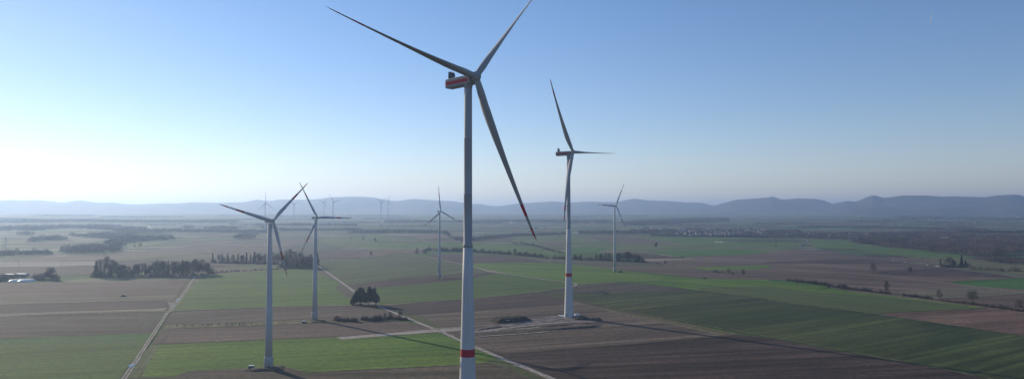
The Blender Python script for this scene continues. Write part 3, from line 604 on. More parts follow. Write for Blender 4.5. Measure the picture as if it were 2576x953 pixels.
def turbine(base, yaw, phase, R, fwd, hubz, label, kind, over=4.6, tilt=5., group=None, beta=8.):
    z0 = float(H(base[0], base[1]))
    hh = hubz-z0
    root = empty('wind_turbine', (base[0], base[1], z0), label, 'wind turbine', group)
    t = rad(tilt); y = rad(yaw)
    a = Vector((math.cos(y)*math.cos(t), -math.sin(y)*math.cos(t), math.sin(t)))
    ah = Vector((math.cos(y), -math.sin(y), 0))
    h = a.cross(Vector((0, 0, 1))).normalized(); v = h.cross(a)
    hub = Vector((0, 0, hh))+ah*over
    rotm = Matrix((ah, Vector((0, 0, 1)).cross(ah), Vector((0, 0, 1)))).transposed()   # nacelle: X forward
    def place(o, loc, m3):
        o.matrix_local = Matrix.Translation(loc) @ m3.to_4x4()
    big = kind == 'new'
    k = 1 if big else (R/75 if kind == 'old' else R/72)
    # tower
    if big:
        mb = MB(); mb.lathe([(-.5, 4.75), (0, 4.72), (8, 4.45), (17, 4.12), (30, 3.62), (43, 3.20), (58, 2.82), (72.5, 2.50), (88.6, 2.08)], 56)
        mb.build('concrete_tower', M['concrete'], root, True)
        mb = MB(); mb.lathe([(88.6, 2.16), (89.9, 2.16), (90.0, 1.92), (112, 1.86), (112.05, 1.90), (112.35, 1.90), (112.4, 1.86), (137, 1.80), (137.05, 1.83), (137.35, 1.83), (137.4, 1.80), (hh-3.0, 1.74)], 56)
        mb.build('steel_tower', M['white2'], root, True)
        mb = MB(); mb.lathe([(40.55, 3.295), (43.9, 3.19)], 56, cap=False); mb.build('red_band', M['red'], root, True)
        mb = MB(); mb.box((0, 0, 2.6), (1.1, .16, 2.3)); o = mb.build('door', M['dark'], root); o.location = (-2.6, -3.9, 0); o.rotation_euler = (0, 0, rad(-33))
    else:
        ph = 8.0 if kind == 'old' else 0
        r0, r1 = (2.45, 1.40) if kind == 'old' else (2.6, 1.5)
        prof = [(ph-.2, r0), (ph+(hh-ph)*.33, r0+(r1-r0)*.36), (ph+(hh-ph)*.66, r0+(r1-r0)*.70), (hh-1.6, r1)]
        if kind == 'old':
            fl = []
            for q in range(len(prof)): fl.append(prof[q])
            mb = MB(); mb.lathe(fl, 44); mb.build('tower', M['white_old'], root, True)
            mb = MB(); mb.lathe([(-.5, 3.12), (ph-.25, 3.0), (ph, 2.92)], 40); mb.build('plinth', M['plinth'], root, True)
            mb = MB(); mb.box((0, 0, 1.2), (1.0, .14, 2.2)); o = mb.build('door', M['dark'], root); o.location = (1.2, -2.86, 0); o.rotation_euler = (0, 0, rad(23))
        else:
            mb = MB(); mb.lathe([(-.5, r0)]+prof, 24); mb.build('tower', M['white_old'], root, True)
    # nacelle
    s = k
    if big:
        mb = MB()
        L0, L1, Wd, Hh = -13.8, 2.9, 2.25, 2.15
        P = []
        for x, w, zt, zb in ((L0, .96, 1.85, -2.05), (L0+.5, 1, 2.0, -2.2), (L1-.9, 1, 2.15, -2.1), (L1, .8, 1.7, -1.7)):
            ww = Wd*w
            P += [(x, -ww, zb+.35), (x, -ww+.4, zb), (x, ww-.4, zb), (x, ww, zb+.35), (x, ww, zt-.3), (x, ww-.35, zt), (x, -ww+.35, zt), (x, -ww, zt-.3)]
        F = []
        for i in range(3):
            for j in range(8): F.append((i*8+j, i*8+(j+1) % 8, i*8+8+(j+1) % 8, i*8+8+j)[::-1])
        F += [tuple(range(8)), tuple(range(24, 32))[::-1]]
        mb.add(P, F)
        nac = mb.build('nacelle', M['white'], root); place(nac, Vector((0, 0, hh-1.05)), rotm)
        for sd in (-1, 1):
            q = MB(); q.box((L0+.5+ (L1-.9-L0-.5)/2, sd*(Wd+.03), -.10), (L1-.9-L0-.5, .06, 1.6)); st = q.build('red_stripe', M['red'], nac)
        q = MB(); q.box((L0+.45, 0, -.10), (.06, 2*Wd*.96, 1.95)); 
        q = MB()
        q.box((L0+2.0, 0, 3.75), (.35, 3.6, 3.1)); q.build('cooler', M['dark'], nac)
        q = MB(); q.box((L0+1.8, 0, 3.75), (.12, .3, 3.4)); q.box((L0+1.8, 0, 3.9), (.1, 3.6, .22))
        for sd in (-1.5, 0, 1.5): q.tube((L0+2.1, sd, 5.0), (L0+4.2, sd, 2.1), .09)
        q.build('cooler_frame', M['steel'], nac)
        q = MB(); q.tube((L0+1.6, -1.1, 5.2), (L0+1.6, -1.1, 6.7), .06); q.tube((L0+1.6, 1.0, 5.2), (L0+1.6, 1.0, 6.5), .06); q.box((L0+1.6, 0, 5.55), (.35, .35, .5)); q.build('mast', M['steel'], nac)
        q = MB(); q.lathe([(-3.2, 1.95), (-2.1, 2.0)], 32); o = q.build('yaw_collar', M['steel'], nac, True)
    else:
        mb = MB()
        Ls, Lf, W_, H_ = -7.8*k*1.25, 2.0, 1.75*max(k*1.4, .8), 1.55*max(k*1.4, .8)
        for q0, q1, sc0, sc1 in ((Ls, Lf, .92, 1),):
            P = []
            for x, sc in ((q0, .82), (q0+.8, 1), (q1-.6, 1), (q1, .75)):
                for c in ((-1, -1), (1, -1), (1, .8), (.8, 1), (-.8, 1), (-1, .8)): P.append((x, c[0]*W_*sc, c[1]*H_*sc))
            F = []
            for i in range(3):
                for j in range(6): F.append((i*6+j, i*6+(j+1) % 6, i*6+6+(j+1) % 6, i*6+6+j)[::-1])
            F += [tuple(range(6)), tuple(range(18, 24))[::-1]]
            mb.add(P, F)
        nac = mb.build('nacelle', M['white_old'], root); place(nac, Vector((0, 0, hh)), rotm)
        if kind == 'old':
            q = MB()
            for x in (-4.2, -3.3, -2.4, -1.5): q.box((x, -W_-.02, .1), (.55, .05, .75))
            q.build('side_lettering_panel', M['steel'], nac)
            q = MB(); q.tube((Ls+1.2, .5, H_), (Ls+1.2, .5, H_+1.9), .07); q.tube((Ls+1.2, -.5, H_), (Ls+1.2, -.5, H_+1.5), .06); q.build('mast', M['steel'], nac)
    # hub with spinner
    rm = Matrix((a, v.cross(a)*1.0, v)).transposed()
    yv = v.cross(a)
    rm = Matrix((a, yv, v)).transposed()
    rh = 2.35 if big else 1.55*max(k*1.6, .85)
    mb = MB(); prof = []
    for i in range(13):
        th = math.pi*(.10+.90*i/12)
        prof.append((-math.cos(th)*rh*(1.05 if th > math.pi/2 else .85), max(.02, math.sin(th)*rh*.98)))
    mb.lathe(prof, 32, axis='x')
    hb = mb.build('hub', M['white' if big else 'white_old'], root, True); place(hb, hub, rm)
    band = [(.927, 1.01), (.781, .854)] if big else ([(.85, 1.01), (.55, .70)] if kind == 'old' else [])
    bt = rad(beta); first = None
    for i in range(3):
        ph_ = rad(phase)+i*2*math.pi/3
        r = h*math.sin(ph_)+v*math.cos(ph_)
        tcw = -(h*math.cos(ph_)-v*math.sin(ph_))
        X = tcw*math.cos(bt)+a*math.sin(bt); Z = r; Y = Z.cross(X)
        sgn = 1 if Y.dot(a) > 0 else -1
        if first is None:
            ang = math.atan2(a.dot(X), a.dot(Y))
            first = blade_mesh(R, fwd, ang, band, 1.22 if big else 1.25, 'white' if big else 'white_old'); b = first
        else:
            b = first.copy(); COL.objects.link(b)
        b.parent = root
        m3 = Matrix((X, Y, Z)).transposed()
        place(b, hub, m3)
    return root
def hubpos(D, d):
    """D in the 2576-wide frame, d metres ahead"""
    f = 2800/1.5652; u = -(D[1]-476.5)/f; a = (D[0]-1288)/f
    v = np.array([a, CP-u*SP, SP+u*CP]); return np.array([0, 0, ZC])+v*(d/v[1])
TB = [  # hub position, distance, yaw, phase, R, fwd, kind, beta, label
    ((1197, 193), 314, 45.9, 79.4, 77.8, .075, 'new', 100, 'tallest wind turbine in the foreground, red stripe on its nacelle, red band on its tower', 5.2),
    ((1441.2, 382.4), 710, 36.2, 32.2, 79.0, .080, 'new', 97, 'white wind turbine with red tower band standing beside the crane pad and the parked van', 5.2),
    ((686.7, 555.4), 477, 41.4, 73.4, 38.4, 0.0, 'old', 8, 'white wind turbine with grey plinth beside the small green hut in the bright green field', 3.6),
    ((799.2, 547.4), 692, 41.7, 28.9, 38.9, .019, 'old', 8, 'white wind turbine with grey plinth on the brown field left of the bush row', 3.6),
    ((1109, 531.8), 1149, 47.1, 4.3, 41.9, .03, 'old', 8, 'white wind turbine with one blade straight up, left of the tallest tower', 3.6),
    ((1549.8, 517.5), 1257, 50.2, 87.4, 47.6, 0.0, 'old', 8, 'white wind turbine in the green field, rightmost of all, its tower plain', 3.6)]
for D, d, yw, ph, R, fw, kd, be, lb, ov in TB:
    hp = hubpos(D, d); ah = np.array([math.cos(rad(yw)), -math.sin(rad(yw))])
    turbine(hp[:2]-ah*ov, yw, ph, R, fw, hp[2], lb, kd, over=ov, beta=be, group='wind turbines of the near row' if kd == 'old' else 'new tall wind turbines')
FT = [((795, 322), 3600, 26.1, 119.2, 60.4, .059, 'pale far wind turbine, leftmost of the hazy ones'),
      ((1155, 335), 4900, 35.8, 59.3, 62, .059, 'pale far wind turbine seen between the two left old turbines'),
      ((1537, 310), 4890, 31.0, 77.9, 57.9, .07, 'pale far wind turbine just left of its taller looking neighbour behind the second old turbine'),
      ((1655, 303), 4115, 31.6, 40.2, 63, .07, 'pale far wind turbine directly right behind the second old turbine'),
      ((2258, 307), 4490, 45.0, 60.2, 62, .07, 'left turbine of the pale far pair standing between old turbines'),
      ((2347, 308), 5210, 33.3, 96.7, 63, .07, 'right turbine of the pale far pair standing between old turbines')]
for h_, d, yw, ph, R, fw, lb in FT:
    D = ((800+h_[0]/3.22)/1.5652, (700+h_[1]/3.22)/1.5652)
    hp = hubpos(D, d); ah = np.array([math.cos(rad(yw)), -math.sin(rad(yw))])
    turbine(hp[:2]-ah*4.5, yw, ph, R, fw, hp[2], lb, 'far', over=4.5, group='distant wind turbines in the haze')

# ------------------------------------------------------------------ vegetation
def rdir(n):
    v = rng.normal(size=(n, 3)); return v/np.linalg.norm(v, axis=1)[:, None]
def strips_np(C, D, L, W):
    """thin quads at centres C, direction D, length L, width W"""
    n = len(C); R = rdir(n); S = np.cross(D, R); S /= (np.linalg.norm(S, axis=1)[:, None]+1e-9)
    a = C-D*L[:, None]/2; b = C+D*L[:, None]/2; w = S*W[:, None]/2
    V = np.stack([a-w, a+w, b+w*.5, b-w*.5], 1).reshape(-1, 3)
    F = np.arange(4*n).reshape(-1, 4)
    return V, F
def npmesh(name, V, F, mat):
    me = bpy.data.meshes.new(name)
    me.vertices.add(len(V)); me.vertices.foreach_set('co', np.asarray(V, np.float32).ravel())
    nf, k = F.shape
    me.loops.add(nf*k); me.loops.foreach_set('vertex_index', F.astype(np.int32).ravel())
    me.polygons.add(nf); me.polygons.foreach_set('loop_start', np.arange(0, nf*k, k, dtype=np.int32))
    me.update(calc_edges=True); me.validate()
    me.materials.append(mat)
    return me
def crown_points(n, h, r, base, lumps):
    """points on lumpy crown shell/volume, with outward direction"""
    Lc = []
    for _ in range(lumps):
        t = rng.uniform(.15, .95); ang = rng.uniform(0, 2*math.pi); rr = r*math.sin(math.pi*min(.95, t*.8+.12))*rng.uniform(.35, .8)
        Lc.append((rr*math.cos(ang), rr*math.sin(ang), base+(h-base)*t, rng.uniform(.28, .45)*r))
    Lc = np.array(Lc); idx = rng.integers(0, lumps, n)
    d = rdir(n); rad_ = rng.uniform(.25, 1, n)**.6
    c = Lc[idx, :3]+d*(Lc[idx, 3]*rad_)[:, None]
    c[:, 2] = np.minimum(c[:, 2], h*1.02)
    o = c-np.array([0, 0, base+(h-base)*.25]); o /= np.linalg.norm(o, axis=1)[:, None]
    return c, o, Lc
def tree_proto(h, r, base, mat, n=1600, lumps=22, kind='bare', tw=.14, trunk_r=.35, needle=False):
    c, o, Lc = crown_points(n, h, r, base, lumps)
    if needle:
        D = rdir(n)*np.array([1, 1, .35]); D /= np.linalg.norm(D, axis=1)[:, None]
        V, F = strips_np(c, D, rng.uniform(.7, 1.5, n), rng.uniform(.5, 1.0, n))
    else:
        D = o*.9+rdir(n)*.75; D /= np.linalg.norm(D, axis=1)[:, None]
        V, F = strips_np(c, D, rng.uniform(1.0, 2.2, n), rng.uniform(.6, 1.5, n)*tw)
    crown = npmesh('crown', V, F, mat)
    mb = MB(); hb = base+(h-base)*.45
    mb.tube((0, 0, -.3), (0, 0, base), trunk_r, trunk_r*.75, 8); mb.tube((0, 0, base), (.2, -.1, hb), trunk_r*.75, trunk_r*.3, 7)
    for l in Lc[:16]:
        z0 = rng.uniform(base*.9, hb); mb.tube((0, 0, z0), (l[0], l[1], l[2]), trunk_r*.33, .05, 5)
    tr = mb.build('trunk', M['bark'], link=False).data
    return tr, crown
def conifer_proto(h, r, base, n=1500, trunk_r=.3, p=.9):
    t = rng.uniform(0, 1, n)**.75           # 0 bottom..1 top
    z = base+(h-base)*t
    lay = .75+.25*np.sin(z*2.2)
    R = r*(1-t)**p*lay*(.9+.25*np.sin(z*.9+1))+.15
    nb = rng.integers(0, 9, n); ang = nb*2*math.pi/9+z*1.7+rng.normal(size=n)*.28
    q = rng.uniform(.15, 1, n)**.6
    c = np.stack([np.cos(ang)*R*q, np.sin(ang)*R*q, z-q*R*.18], 1)
    D = np.stack([np.cos(ang), np.sin(ang), -.25+rng.normal(size=n)*.25], 1); D /= np.linalg.norm(D, axis=1)[:, None]
    V, F = strips_np(c, D, rng.uniform(.7, 1.4, n), rng.uniform(.35, .8, n))
    cr = npmesh('crown', V, F, M['needle'])
    mb = MB(); mb.tube((0, 0, -.3), (0, 0, h*.93), trunk_r, .06, 8)
    return mb.build('trunk', M['bark'], link=False).data, cr
def pine_proto(h, r, base):
    mb = MB(); mb.tube((0, 0, -.3), (.3, 0, h*.9), .32, .1, 8)
    V = []; C = []; D = []; W = []; L = []
    nc = 54
    for i in range(nc):
        t = (i+rng.uniform(0, 1))/nc; z = base+(h-base)*t
        rr = r*(1-t)**.55*rng.uniform(.45, 1.05)*(.55 if t < .12 else 1); a = rng.uniform(0, 2*math.pi)
        e = np.array([rr*math.cos(a), rr*math.sin(a), z+.6])
        mb.tube((.2, 0, z-.8), tuple(e), .09, .03, 4)
        k = 34
        c = e+rng.normal(size=(k, 3))*np.array([.95, .95, .42]); C.append(c)
    C = np.concatenate(C); n = len(C); Dd = rdir(n)*np.array([1, 1, .5]); Dd /= np.linalg.norm(Dd, axis=1)[:, None]
    V, F = strips_np(C, Dd, rng.uniform(.6, 1.2, n), rng.uniform(.35, .7, n))
    return mb.build('trunk', M['bark'], link=False).data, npmesh('crown', V, F, M['needle'])
def shrub_np(n, r, h):
    d = rdir(n); d[:, 2] = abs(d[:, 2]); q = rng.uniform(.3, 1, n)
    c = d*np.array([r, r, h])*q[:, None]
    D = d*.7+rdir(n)*.5+np.array([0, 0, .5]); D /= np.linalg.norm(D, axis=1)[:, None]
    k = max(1., h/2.6)
    return strips_np(c, D, rng.uniform(.5, 1.1, n)*k, rng.uniform(.10, .28, n)*k)
def shrub_proto(n, r, h, mat):
    V, F = shrub_np(n, r, h)
    mb = MB()
    for _ in range(7):
        a = rng.uniform(0, 6.3); mb.tube((0, 0, -.2), (r*.6*math.cos(a), r*.6*math.sin(a), h*.75), .09, .03, 5)
    return mb.build('stems', M['bark'], link=False).data, npmesh('foliage', V, F, mat)
PR = {
    'bare': [tree_proto(17, 6.4, 3.5, M['twig'], 1500, 34, tw=.10), tree_proto(15, 5.8, 3, M['twig'], 1400, 34, tw=.10), tree_proto(19, 6.2, 4, M['twig3'], 1700, 36, tw=.10), tree_proto(14, 6.8, 2.5, M['twig2'], 1500, 34, tw=.10)],
    'dense': [tree_proto(17, 6.6, 1.6, M['twig3'], 3200, 34, tw=.15), tree_proto(15, 6.0, 1.2, M['twig'], 3000, 34, tw=.15)],
    'fir': [conifer_proto(22, 5.2, 1.0, 2600), conifer_proto(18, 2.6, .8, 1500, p=.7), conifer_proto(16, 4.6, 1.2, 2000)],
    'pine': [pine_proto(17.5, 4.8, 3.6), pine_proto(18.5, 5.2, 3.2), pine_proto(15, 4.4, 2.4)],
    'shrub': [shrub_proto(200, 2.6, 3.2, M['bush']), shrub_proto(230, 3.2, 4.2, M['twig']), shrub_proto(170, 2.2, 2.6, M['twig3'])],
    'sapling': [tree_proto(2.9, .75, 1.2, M['twig3'], 26, 5, tw=.06, trunk_r=.06)]}
PH = {'bare': (17, 15, 19, 14), 'dense': (17, 15), 'fir': (22, 18, 16), 'pine': (17.5, 18.5, 15), 'shrub': (3.2, 4.2, 2.6), 'sapling': (2.9,)}
def plant(kind, i, xy, h, label, cat='tree', group=None, name=None, wide=1.0):
    i = i % len(PR[kind]); s = h/PH[kind][i]
    z = float(H(*xy))
    nm = name or {'bare': 'bare_tree', 'dense': 'bare_tree', 'fir': 'fir_tree', 'pine': 'pine_tree', 'shrub': 'shrub', 'sapling': 'young_tree'}[kind]
    o = empty(nm, (xy[0], xy[1], z), label, cat, group, rz=rng.uniform(0, 6.28))
    o.scale = (s*wide, s*wide, s)
    for nme, me in zip(('stems', 'foliage') if kind == 'shrub' else ('trunk', 'crown'), PR[kind][i]):
        c = bpy.data.objects.new(nme, me); COL.objects.link(c); c.parent = o
    return o
ON = ['first', 'second', 'third', 'fourth', 'fifth', 'sixth', 'seventh', 'eighth', 'ninth', 'tenth', 'eleventh', 'twelfth', 'thirteenth', 'fourteenth', 'fifteenth', 'sixteenth', 'seventeenth', 'eighteenth', 'nineteenth', 'twentieth', 'twenty-first', 'twenty-second', 'twenty-third', 'twenty-fourth', 'twenty-fifth', 'twenty-sixth', 'twenty-seventh', 'twenty-eighth', 'twenty-ninth', 'thirtieth']
def hpx(xy, px): return px*math.hypot(xy[0], xy[1])/FG*1.0
def row(items, where, group):
    """items: (panel,row,u,v,px height,kind,variant)"""
    items = sorted(items, key=lambda q: (q[0]*2576+q[2]))
    cnt = {}
    nmk = {'bare': 'bare brown tree', 'dense': 'dense bare tree', 'fir': 'dark pointed fir', 'pine': 'dark pine', 'shrub': 'brown leafless bush', 'sapling': 'tiny bare young tree'}
    for q in items:
        p, r_, u, v, px, kd, i = q[:7]
        xy = gp(p, r_, u, v); k = cnt.get(kd, 0); cnt[kd] = k+1
        plant(kd, i, xy, hpx(xy, px)*(.87 if 'left tree row' in where or 'red banded' in where else 1), ('%s %s %s' % (ON[k], nmk[kd], where)), 'bush' if kd == 'shrub' else 'tree', group, wide=q[7] if len(q) > 7 else 1.0)
# tree row on the left
R1 = [(0, 0, 965, 845, 165, 'fir', 0), (0, 0, 1045, 838, 205, 'bare', 2, 1.2), (0, 0, 1105, 848, 125, 'fir', 2), (0, 0, 1125, 838, 165, 'bare', 0), (0, 0, 1180, 842, 150, 'dense', 0), (0, 0, 1235, 842, 120, 'dense', 1), (0, 0, 1290, 838, 105, 'bare', 1),
      (0, 0, 1375, 836, 120, 'dense', 1), (0, 0, 1425, 836, 130, 'bare', 0), (0, 0, 1463, 832, 130, 'fir', 1), (0, 0, 1500, 832, 115, 'dense', 0), (0, 0, 1555, 830, 140, 'bare', 2), (0, 0, 1600, 834, 170, 'bare', 3), (0, 0, 1640, 826, 140, 'dense', 1), (0, 0, 1690, 832, 155, 'fir', 0, .8),
      (0, 0, 1735, 828, 150, 'bare', 2), (0, 0, 1780, 834, 150, 'dense', 0), (0, 0, 1835, 832, 165, 'fir', 1), (0, 0, 1880, 830, 150, 'dense', 1), (0, 0, 1930, 828, 170, 'bare', 2), (0, 0, 1985, 822, 165, 'dense', 0), (0, 0, 2040, 822, 160, 'bare', 0), (0, 0, 2085, 815, 120, 'dense', 1), (0, 0, 1325, 838, 80, 'shrub', 1), (0, 0, 2120, 805, 60, 'shrub', 0)]
row(R1, 'from the left in the long left tree row', 'trees of the long row on the left')
R2 = [(0, 0, 2140, 690, 85, 'fir', 1), (0, 0, 2200, 690, 70, 'bare', 1), (0, 0, 2235, 688, 75, 'fir', 2), (0, 0, 2290, 690, 85, 'fir', 0), (0, 0, 2340, 700, 75, 'bare', 0), (0, 0, 2395, 700, 85, 'fir', 1), (0, 0, 2440, 698, 70, 'dense', 1), (0, 0, 2480, 700, 98, 'fir', 1), (0, 0, 2520, 700, 80, 'fir', 1), (0, 0, 2560, 700, 105, 'fir', 2),
      (1, 0, 30, 700, 90, 'dense', 0), (1, 0, 80, 705, 90, 'bare', 2), (1, 0, 170, 705, 100, 'bare', 0), (1, 0, 230, 712, 110, 'bare', 3), (1, 0, 290, 745, 120, 'dense', 0), (1, 0, 330, 715, 150, 'bare', 2), (1, 0, 375, 745, 150, 'bare', 0), (1, 0, 410, 755, 95, 'fir', 2), (1, 0, 450, 750, 150, 'bare', 1), (1, 0, 490, 755, 115, 'dense', 0), (1, 0, 530, 750, 130, 'bare', 2), (1, 0, 555, 748, 100, 'dense', 1), (1, 0, 615, 735, 130, 'fir', 2)]
row(R2, 'from the left in the grove behind the large green field', 'trees of the grove behind the large green field')
row([(0, 0, 500, 870, 105, 'dense', 0, 1.3), (0, 0, 370, 870, 55, 'shrub', 1), (0, 0, 425, 875, 60, 'shrub', 0), (0, 0, 545, 872, 60, 'shrub', 1), (0, 0, 60, 878, 60, 'shrub', 1), (0, 0, 140, 872, 55, 'shrub', 0), (0, 0, 230, 868, 40, 'shrub', 2), (0, 0, 0, 880, 60, 'shrub', 1)], 'from the left beside the white silage clamps', 'bushes around the white silage clamps')
row([(1, 1, 985, 205, 90, 'pine', 2), (1, 1, 1012, 208, 130, 'pine', 2), (1, 1, 1045, 205, 160, 'pine', 0), (1, 1, 1068, 214, 166, 'pine', 1, .8), (1, 1, 1105, 206, 112, 'pine', 2), (1, 1, 1138, 210, 172, 'pine', 1, .85), (1, 1, 1165, 204, 138, 'pine', 0), (1, 1, 1193, 210, 160, 'pine', 1, .75), (1, 1, 1216, 214, 112, 'pine', 0), (1, 1, 960, 210, 55, 'pine', 2),
     (1, 1, 985, 212, 30, 'shrub', 1), (1, 1, 1025, 216, 28, 'shrub', 2), (1, 1, 1060, 218, 32, 'shrub', 1), (1, 1, 1095, 220, 26, 'shrub', 2), (1, 1, 1130, 222, 32, 'shrub', 1), (1, 1, 1165, 222, 28, 'shrub', 2), (1, 1, 1200, 224, 32, 'shrub', 1)], 'from the left in the clump beside the pale track', 'clump of pines beside the pale track')
BR = []
for u in range(815, 1015, 30): BR.append((1, 1, u, 372+rng.uniform(-7, 8), rng.uniform(30, 56), 'shrub', int(rng.integers(3)), 1.1))
row(BR, 'from the left in the left bush group', 'left bush group between the brown fields')
BR = []
for u in range(1080, 1265, 30): BR.append((1, 1, u, 366+rng.uniform(-7, 8), rng.uniform(30, 60), 'shrub', int(rng.integers(3)), 1.1))
row(BR, 'from the left in the middle bush group', 'middle bush group between the brown fields')
BR = [(1, 1, 1300, 350, 60, 'bare', 1), (1, 1, 1350, 352, 72, 'bare', 0), (1, 1, 1455, 350, 85, 'bare', 2)]
for u in range(1325, 1510, 30): BR.append((1, 1, u, 352+rng.uniform(-5, 6), rng.uniform(24, 46), 'shrub', int(rng.integers(3))))
row(BR, 'from the left in the bush group beside the track', 'right bush group beside the pale track')
row([(0, 1, u, 436-(u-1780)*.028, 34, 'sapling', 0) for u in (1780, 1855, 1935, 2040, 2095, 2130, 2205, 2280, 2335, 2365, 2410, 2445, 2525)], 'from the left on the narrow grass strip', 'row of saplings on the grass strip')
# single trees
for p, r_, u, v, px, kd, i, lb in [
    (1, 0, 1160, 638, 55, 'bare', 1, 'small bare tree standing alone in the brown field left of centre'),
    (1, 0, 1620, 624, 72, 'bare', 0, 'left of two round bare trees where the pale path begins'),
    (1, 0, 1708, 620, 68, 'bare', 3, 'right of two round bare trees where the pale path begins'),
    (1, 0, 1200, 490, 42, 'dense', 0, 'round dark tree at the corner of the green field, right of two hazy ones'),
    (1, 0, 1080, 472, 34, 'bare', 1, 'middle one of three hazy round trees left of centre'),
    (1, 0, 950, 468, 34, 'bare', 0, 'leftmost of three hazy round trees left of centre'),
    (3, 0, 1060, 796, 85, 'bare', 1, 'round bare tree alone in the wide brown field below the cars'),
    (3, 0, 1432, 802, 52, 'dense', 1, 'small dense tree in the brown field, right of the round bare tree'),
    (2, 0, 1450, 547, 54, 'dense', 0, 'dark round tree alone in the olive meadow before the village'),
    (3, 0, 80, 545, 34, 'bare', 1, 'small hazy tree left of the bend in the village road'),
    (2, 0, 480, 440, 26, 'bare', 0, 'small hazy tree seen left of the red banded tower'),
    (0, 0, 1410, 542, 40, 'bare', 3, 'bare tree in front of the light green meadow'),
    (0, 0, 1355, 552, 34, 'bare', 1, 'smaller bare tree in front of the light green meadow'),
    (3, 0, 1735, 732, 64, 'fir', 1, 'narrow dark conifer beside the country road'),
    (3, 0, 1950, 742, 102, 'fir', 0, 'tall broad dark conifer in the roadside grove'),
    (3, 0, 1990, 745, 62, 'fir', 2, 'shorter dark conifer right of the tall one in the roadside grove'),
    (3, 0, 1830, 728, 78, 'bare', 3, 'tall pale bare tree in the roadside grove'),
    (3, 0, 1870, 738, 60, 'dense', 0, 'dense bare tree left of the tall roadside conifer'),
    (3, 0, 2340, 640, 95, 'bare', 3, 'large pale crowned tree standing out at the wood edge'),
    (2, 0, 1540, 722, 46, 'bare', 1, 'bare tree at the left start of the hedgerow'),
    (2, 0, 2180, 815, 58, 'bare', 0, 'bare tree in the gappy part of the hedgerow'),
    (2, 0, 2328, 838, 72, 'bare', 2, 'taller bare tree with bushes at its foot in the hedgerow'),
    (3, 1, 615, 46, 48, 'dense', 1, 'dark low tree at the left end of the right hedge'),
    (3, 1, 1198, 102, 125, 'bare', 2, 'tall slim bare tree in the right hedge'),
    (3, 1, 1725, 160, 88, 'bare', 0, 'broad bare tree in the right hedge'),
    (3, 1, 2062, 188, 112, 'bare', 3, 'wide olive crowned tree near the right end of the hedge'),
    (3, 1, 2535, 275, 100, 'bare', 1, 'bare tree at the very right edge of the photo'),
    (3, 1, 300, 5, 45, 'bare', 1, 'faint bare tree behind the left end of the right hedge')]:
    xy = gp(p, r_, u, v); plant(kd, i, xy, hpx(xy, px), lb, wide=.62 if 'slim' in lb else 1.0)

def hedge(name, P, px, label, cat='hedge', gap=0., width=3., density=2.2, mat=None, world_h=None, kind=None, qn=46, sz=.9):
    """one hedge thing: many twig bundles along a traced line; P items (U,V)"""
    W = [ground(*p) for p in P]; C = []
    for i in range(len(W)-1):
        L = np.hypot(*(W[i+1]-W[i])); n = max(1, int(L/density))
        for k in range(n): C.append(W[i]+(W[i+1]-W[i])*(k+rng.uniform(0, 1))/n)
    Vs = []; Fs = []; o = 0
    for c in C:
        gv = mn.noise(Vector((c[0]/38, c[1]/38, 1.7)))
        if gv < gap-.55 or rng.uniform() < gap*.3: continue
        c = c+rng.normal(size=2)*width*.35
        r = np.hypot(*c); h = (world_h or px*r/FG)*(.35+.75*rng.uniform()**1.5+.55*max(-.4, mn.noise(Vector((c[0]/14, c[1]/14, 6.1))))+.3*max(-.5, gv))
        V, F = shrub_np(qn, max(1.2, h*.62), h)
        V[:, :2] = V[:, :2]
        V += np.array([c[0], c[1], float(H(*c))-.1])
        Vs.append(V); Fs.append(F+o); o += len(V)
    me = npmesh(name, np.concatenate(Vs), np.concatenate(Fs), mat or M['bush'])
    ob = bpy.data.objects.new(name, me); COL.objects.link(ob)
    tag(ob, label, cat, kind=kind)
    return ob
hedge('hedge', pts(('p', 3, 1), (190, -40), (450, -5), (650, 22), (800, 48), (1100, 85), (1500, 132), (2100, 208), (2576, 275), (2900, 320)), 34, 'long leafless hedge running down right above the bright green field', density=.9, gap=.22, mat=M['bush'], qn=60)
hedge('hedge', pts(('p', 2, 0), (1330, 690), (1600, 728), (1720, 745), (1900, 770), (2100, 800), (2400, 835), (2576, 855), ('p', 3, 0), (190, 880)), 26, 'gappy line of small bushes continuing the right hedge', density=2.6, gap=.62)
hedge('hedge', pts(('p', 1, 0), (2170, 592), (2576, 618), ('p', 2, 0), (300, 648), (600, 668), (900, 675), (1340, 700)), 40, 'thick dark hedge crossing behind both new towers', density=1.5, width=8)
hedge('hedge', pts(('p', 1, 0), (1740, 578), (1850, 585), (2080, 588), (2200, 592)), 52, 'thick hedge left of the tallest tower', density=1.5, width=8)
hedge('hedge', pts(('p', 2, 0), (0, 506), (80, 500), (200, 522), (320, 552), (420, 585), (540, 608)), 20, 'thin hedge curving through the middle greens', density=3, width=6)
hedge('hedge', pts(('p', 0, 0), (2110, 806), (2300, 790), (2576, 775), ('p', 1, 0), (120, 772), (600, 758)), 26, 'low hedge along the back of the large green field', density=2.0, width=4)
hedge('hedge', pts(('p', 1, 0), (630, 660), (1050, 648)), 14, 'low dark hedge behind the dull green field', density=2.5, width=3)
hedge('hedge', pts(('p', 3, 0), (2040, 762), (2200, 775), (2576, 790), (2900, 800)), 34, 'scrubby thicket beyond the country road', density=3, width=12, mat=M['twig2'])
hedge('hedge', pts(('p', 3, 0), (1480, 655), (1600, 660), (1780, 668)), 22, 'scattered scrub on the rough grass', density=7, width=18, mat=M['bush'])
hedge('hedge', pts(('p', 3, 0), (1740, 742), (1860, 744), (2030, 744)), 44, 'undergrowth of the roadside grove', density=1.6, width=6)
hedge('hedge', pts(('p', 0, 0), (940, 846), (1300, 842), (1700, 836), (2090, 824)), 58, 'undergrowth along the long tree row on the left', density=2.2, width=5)
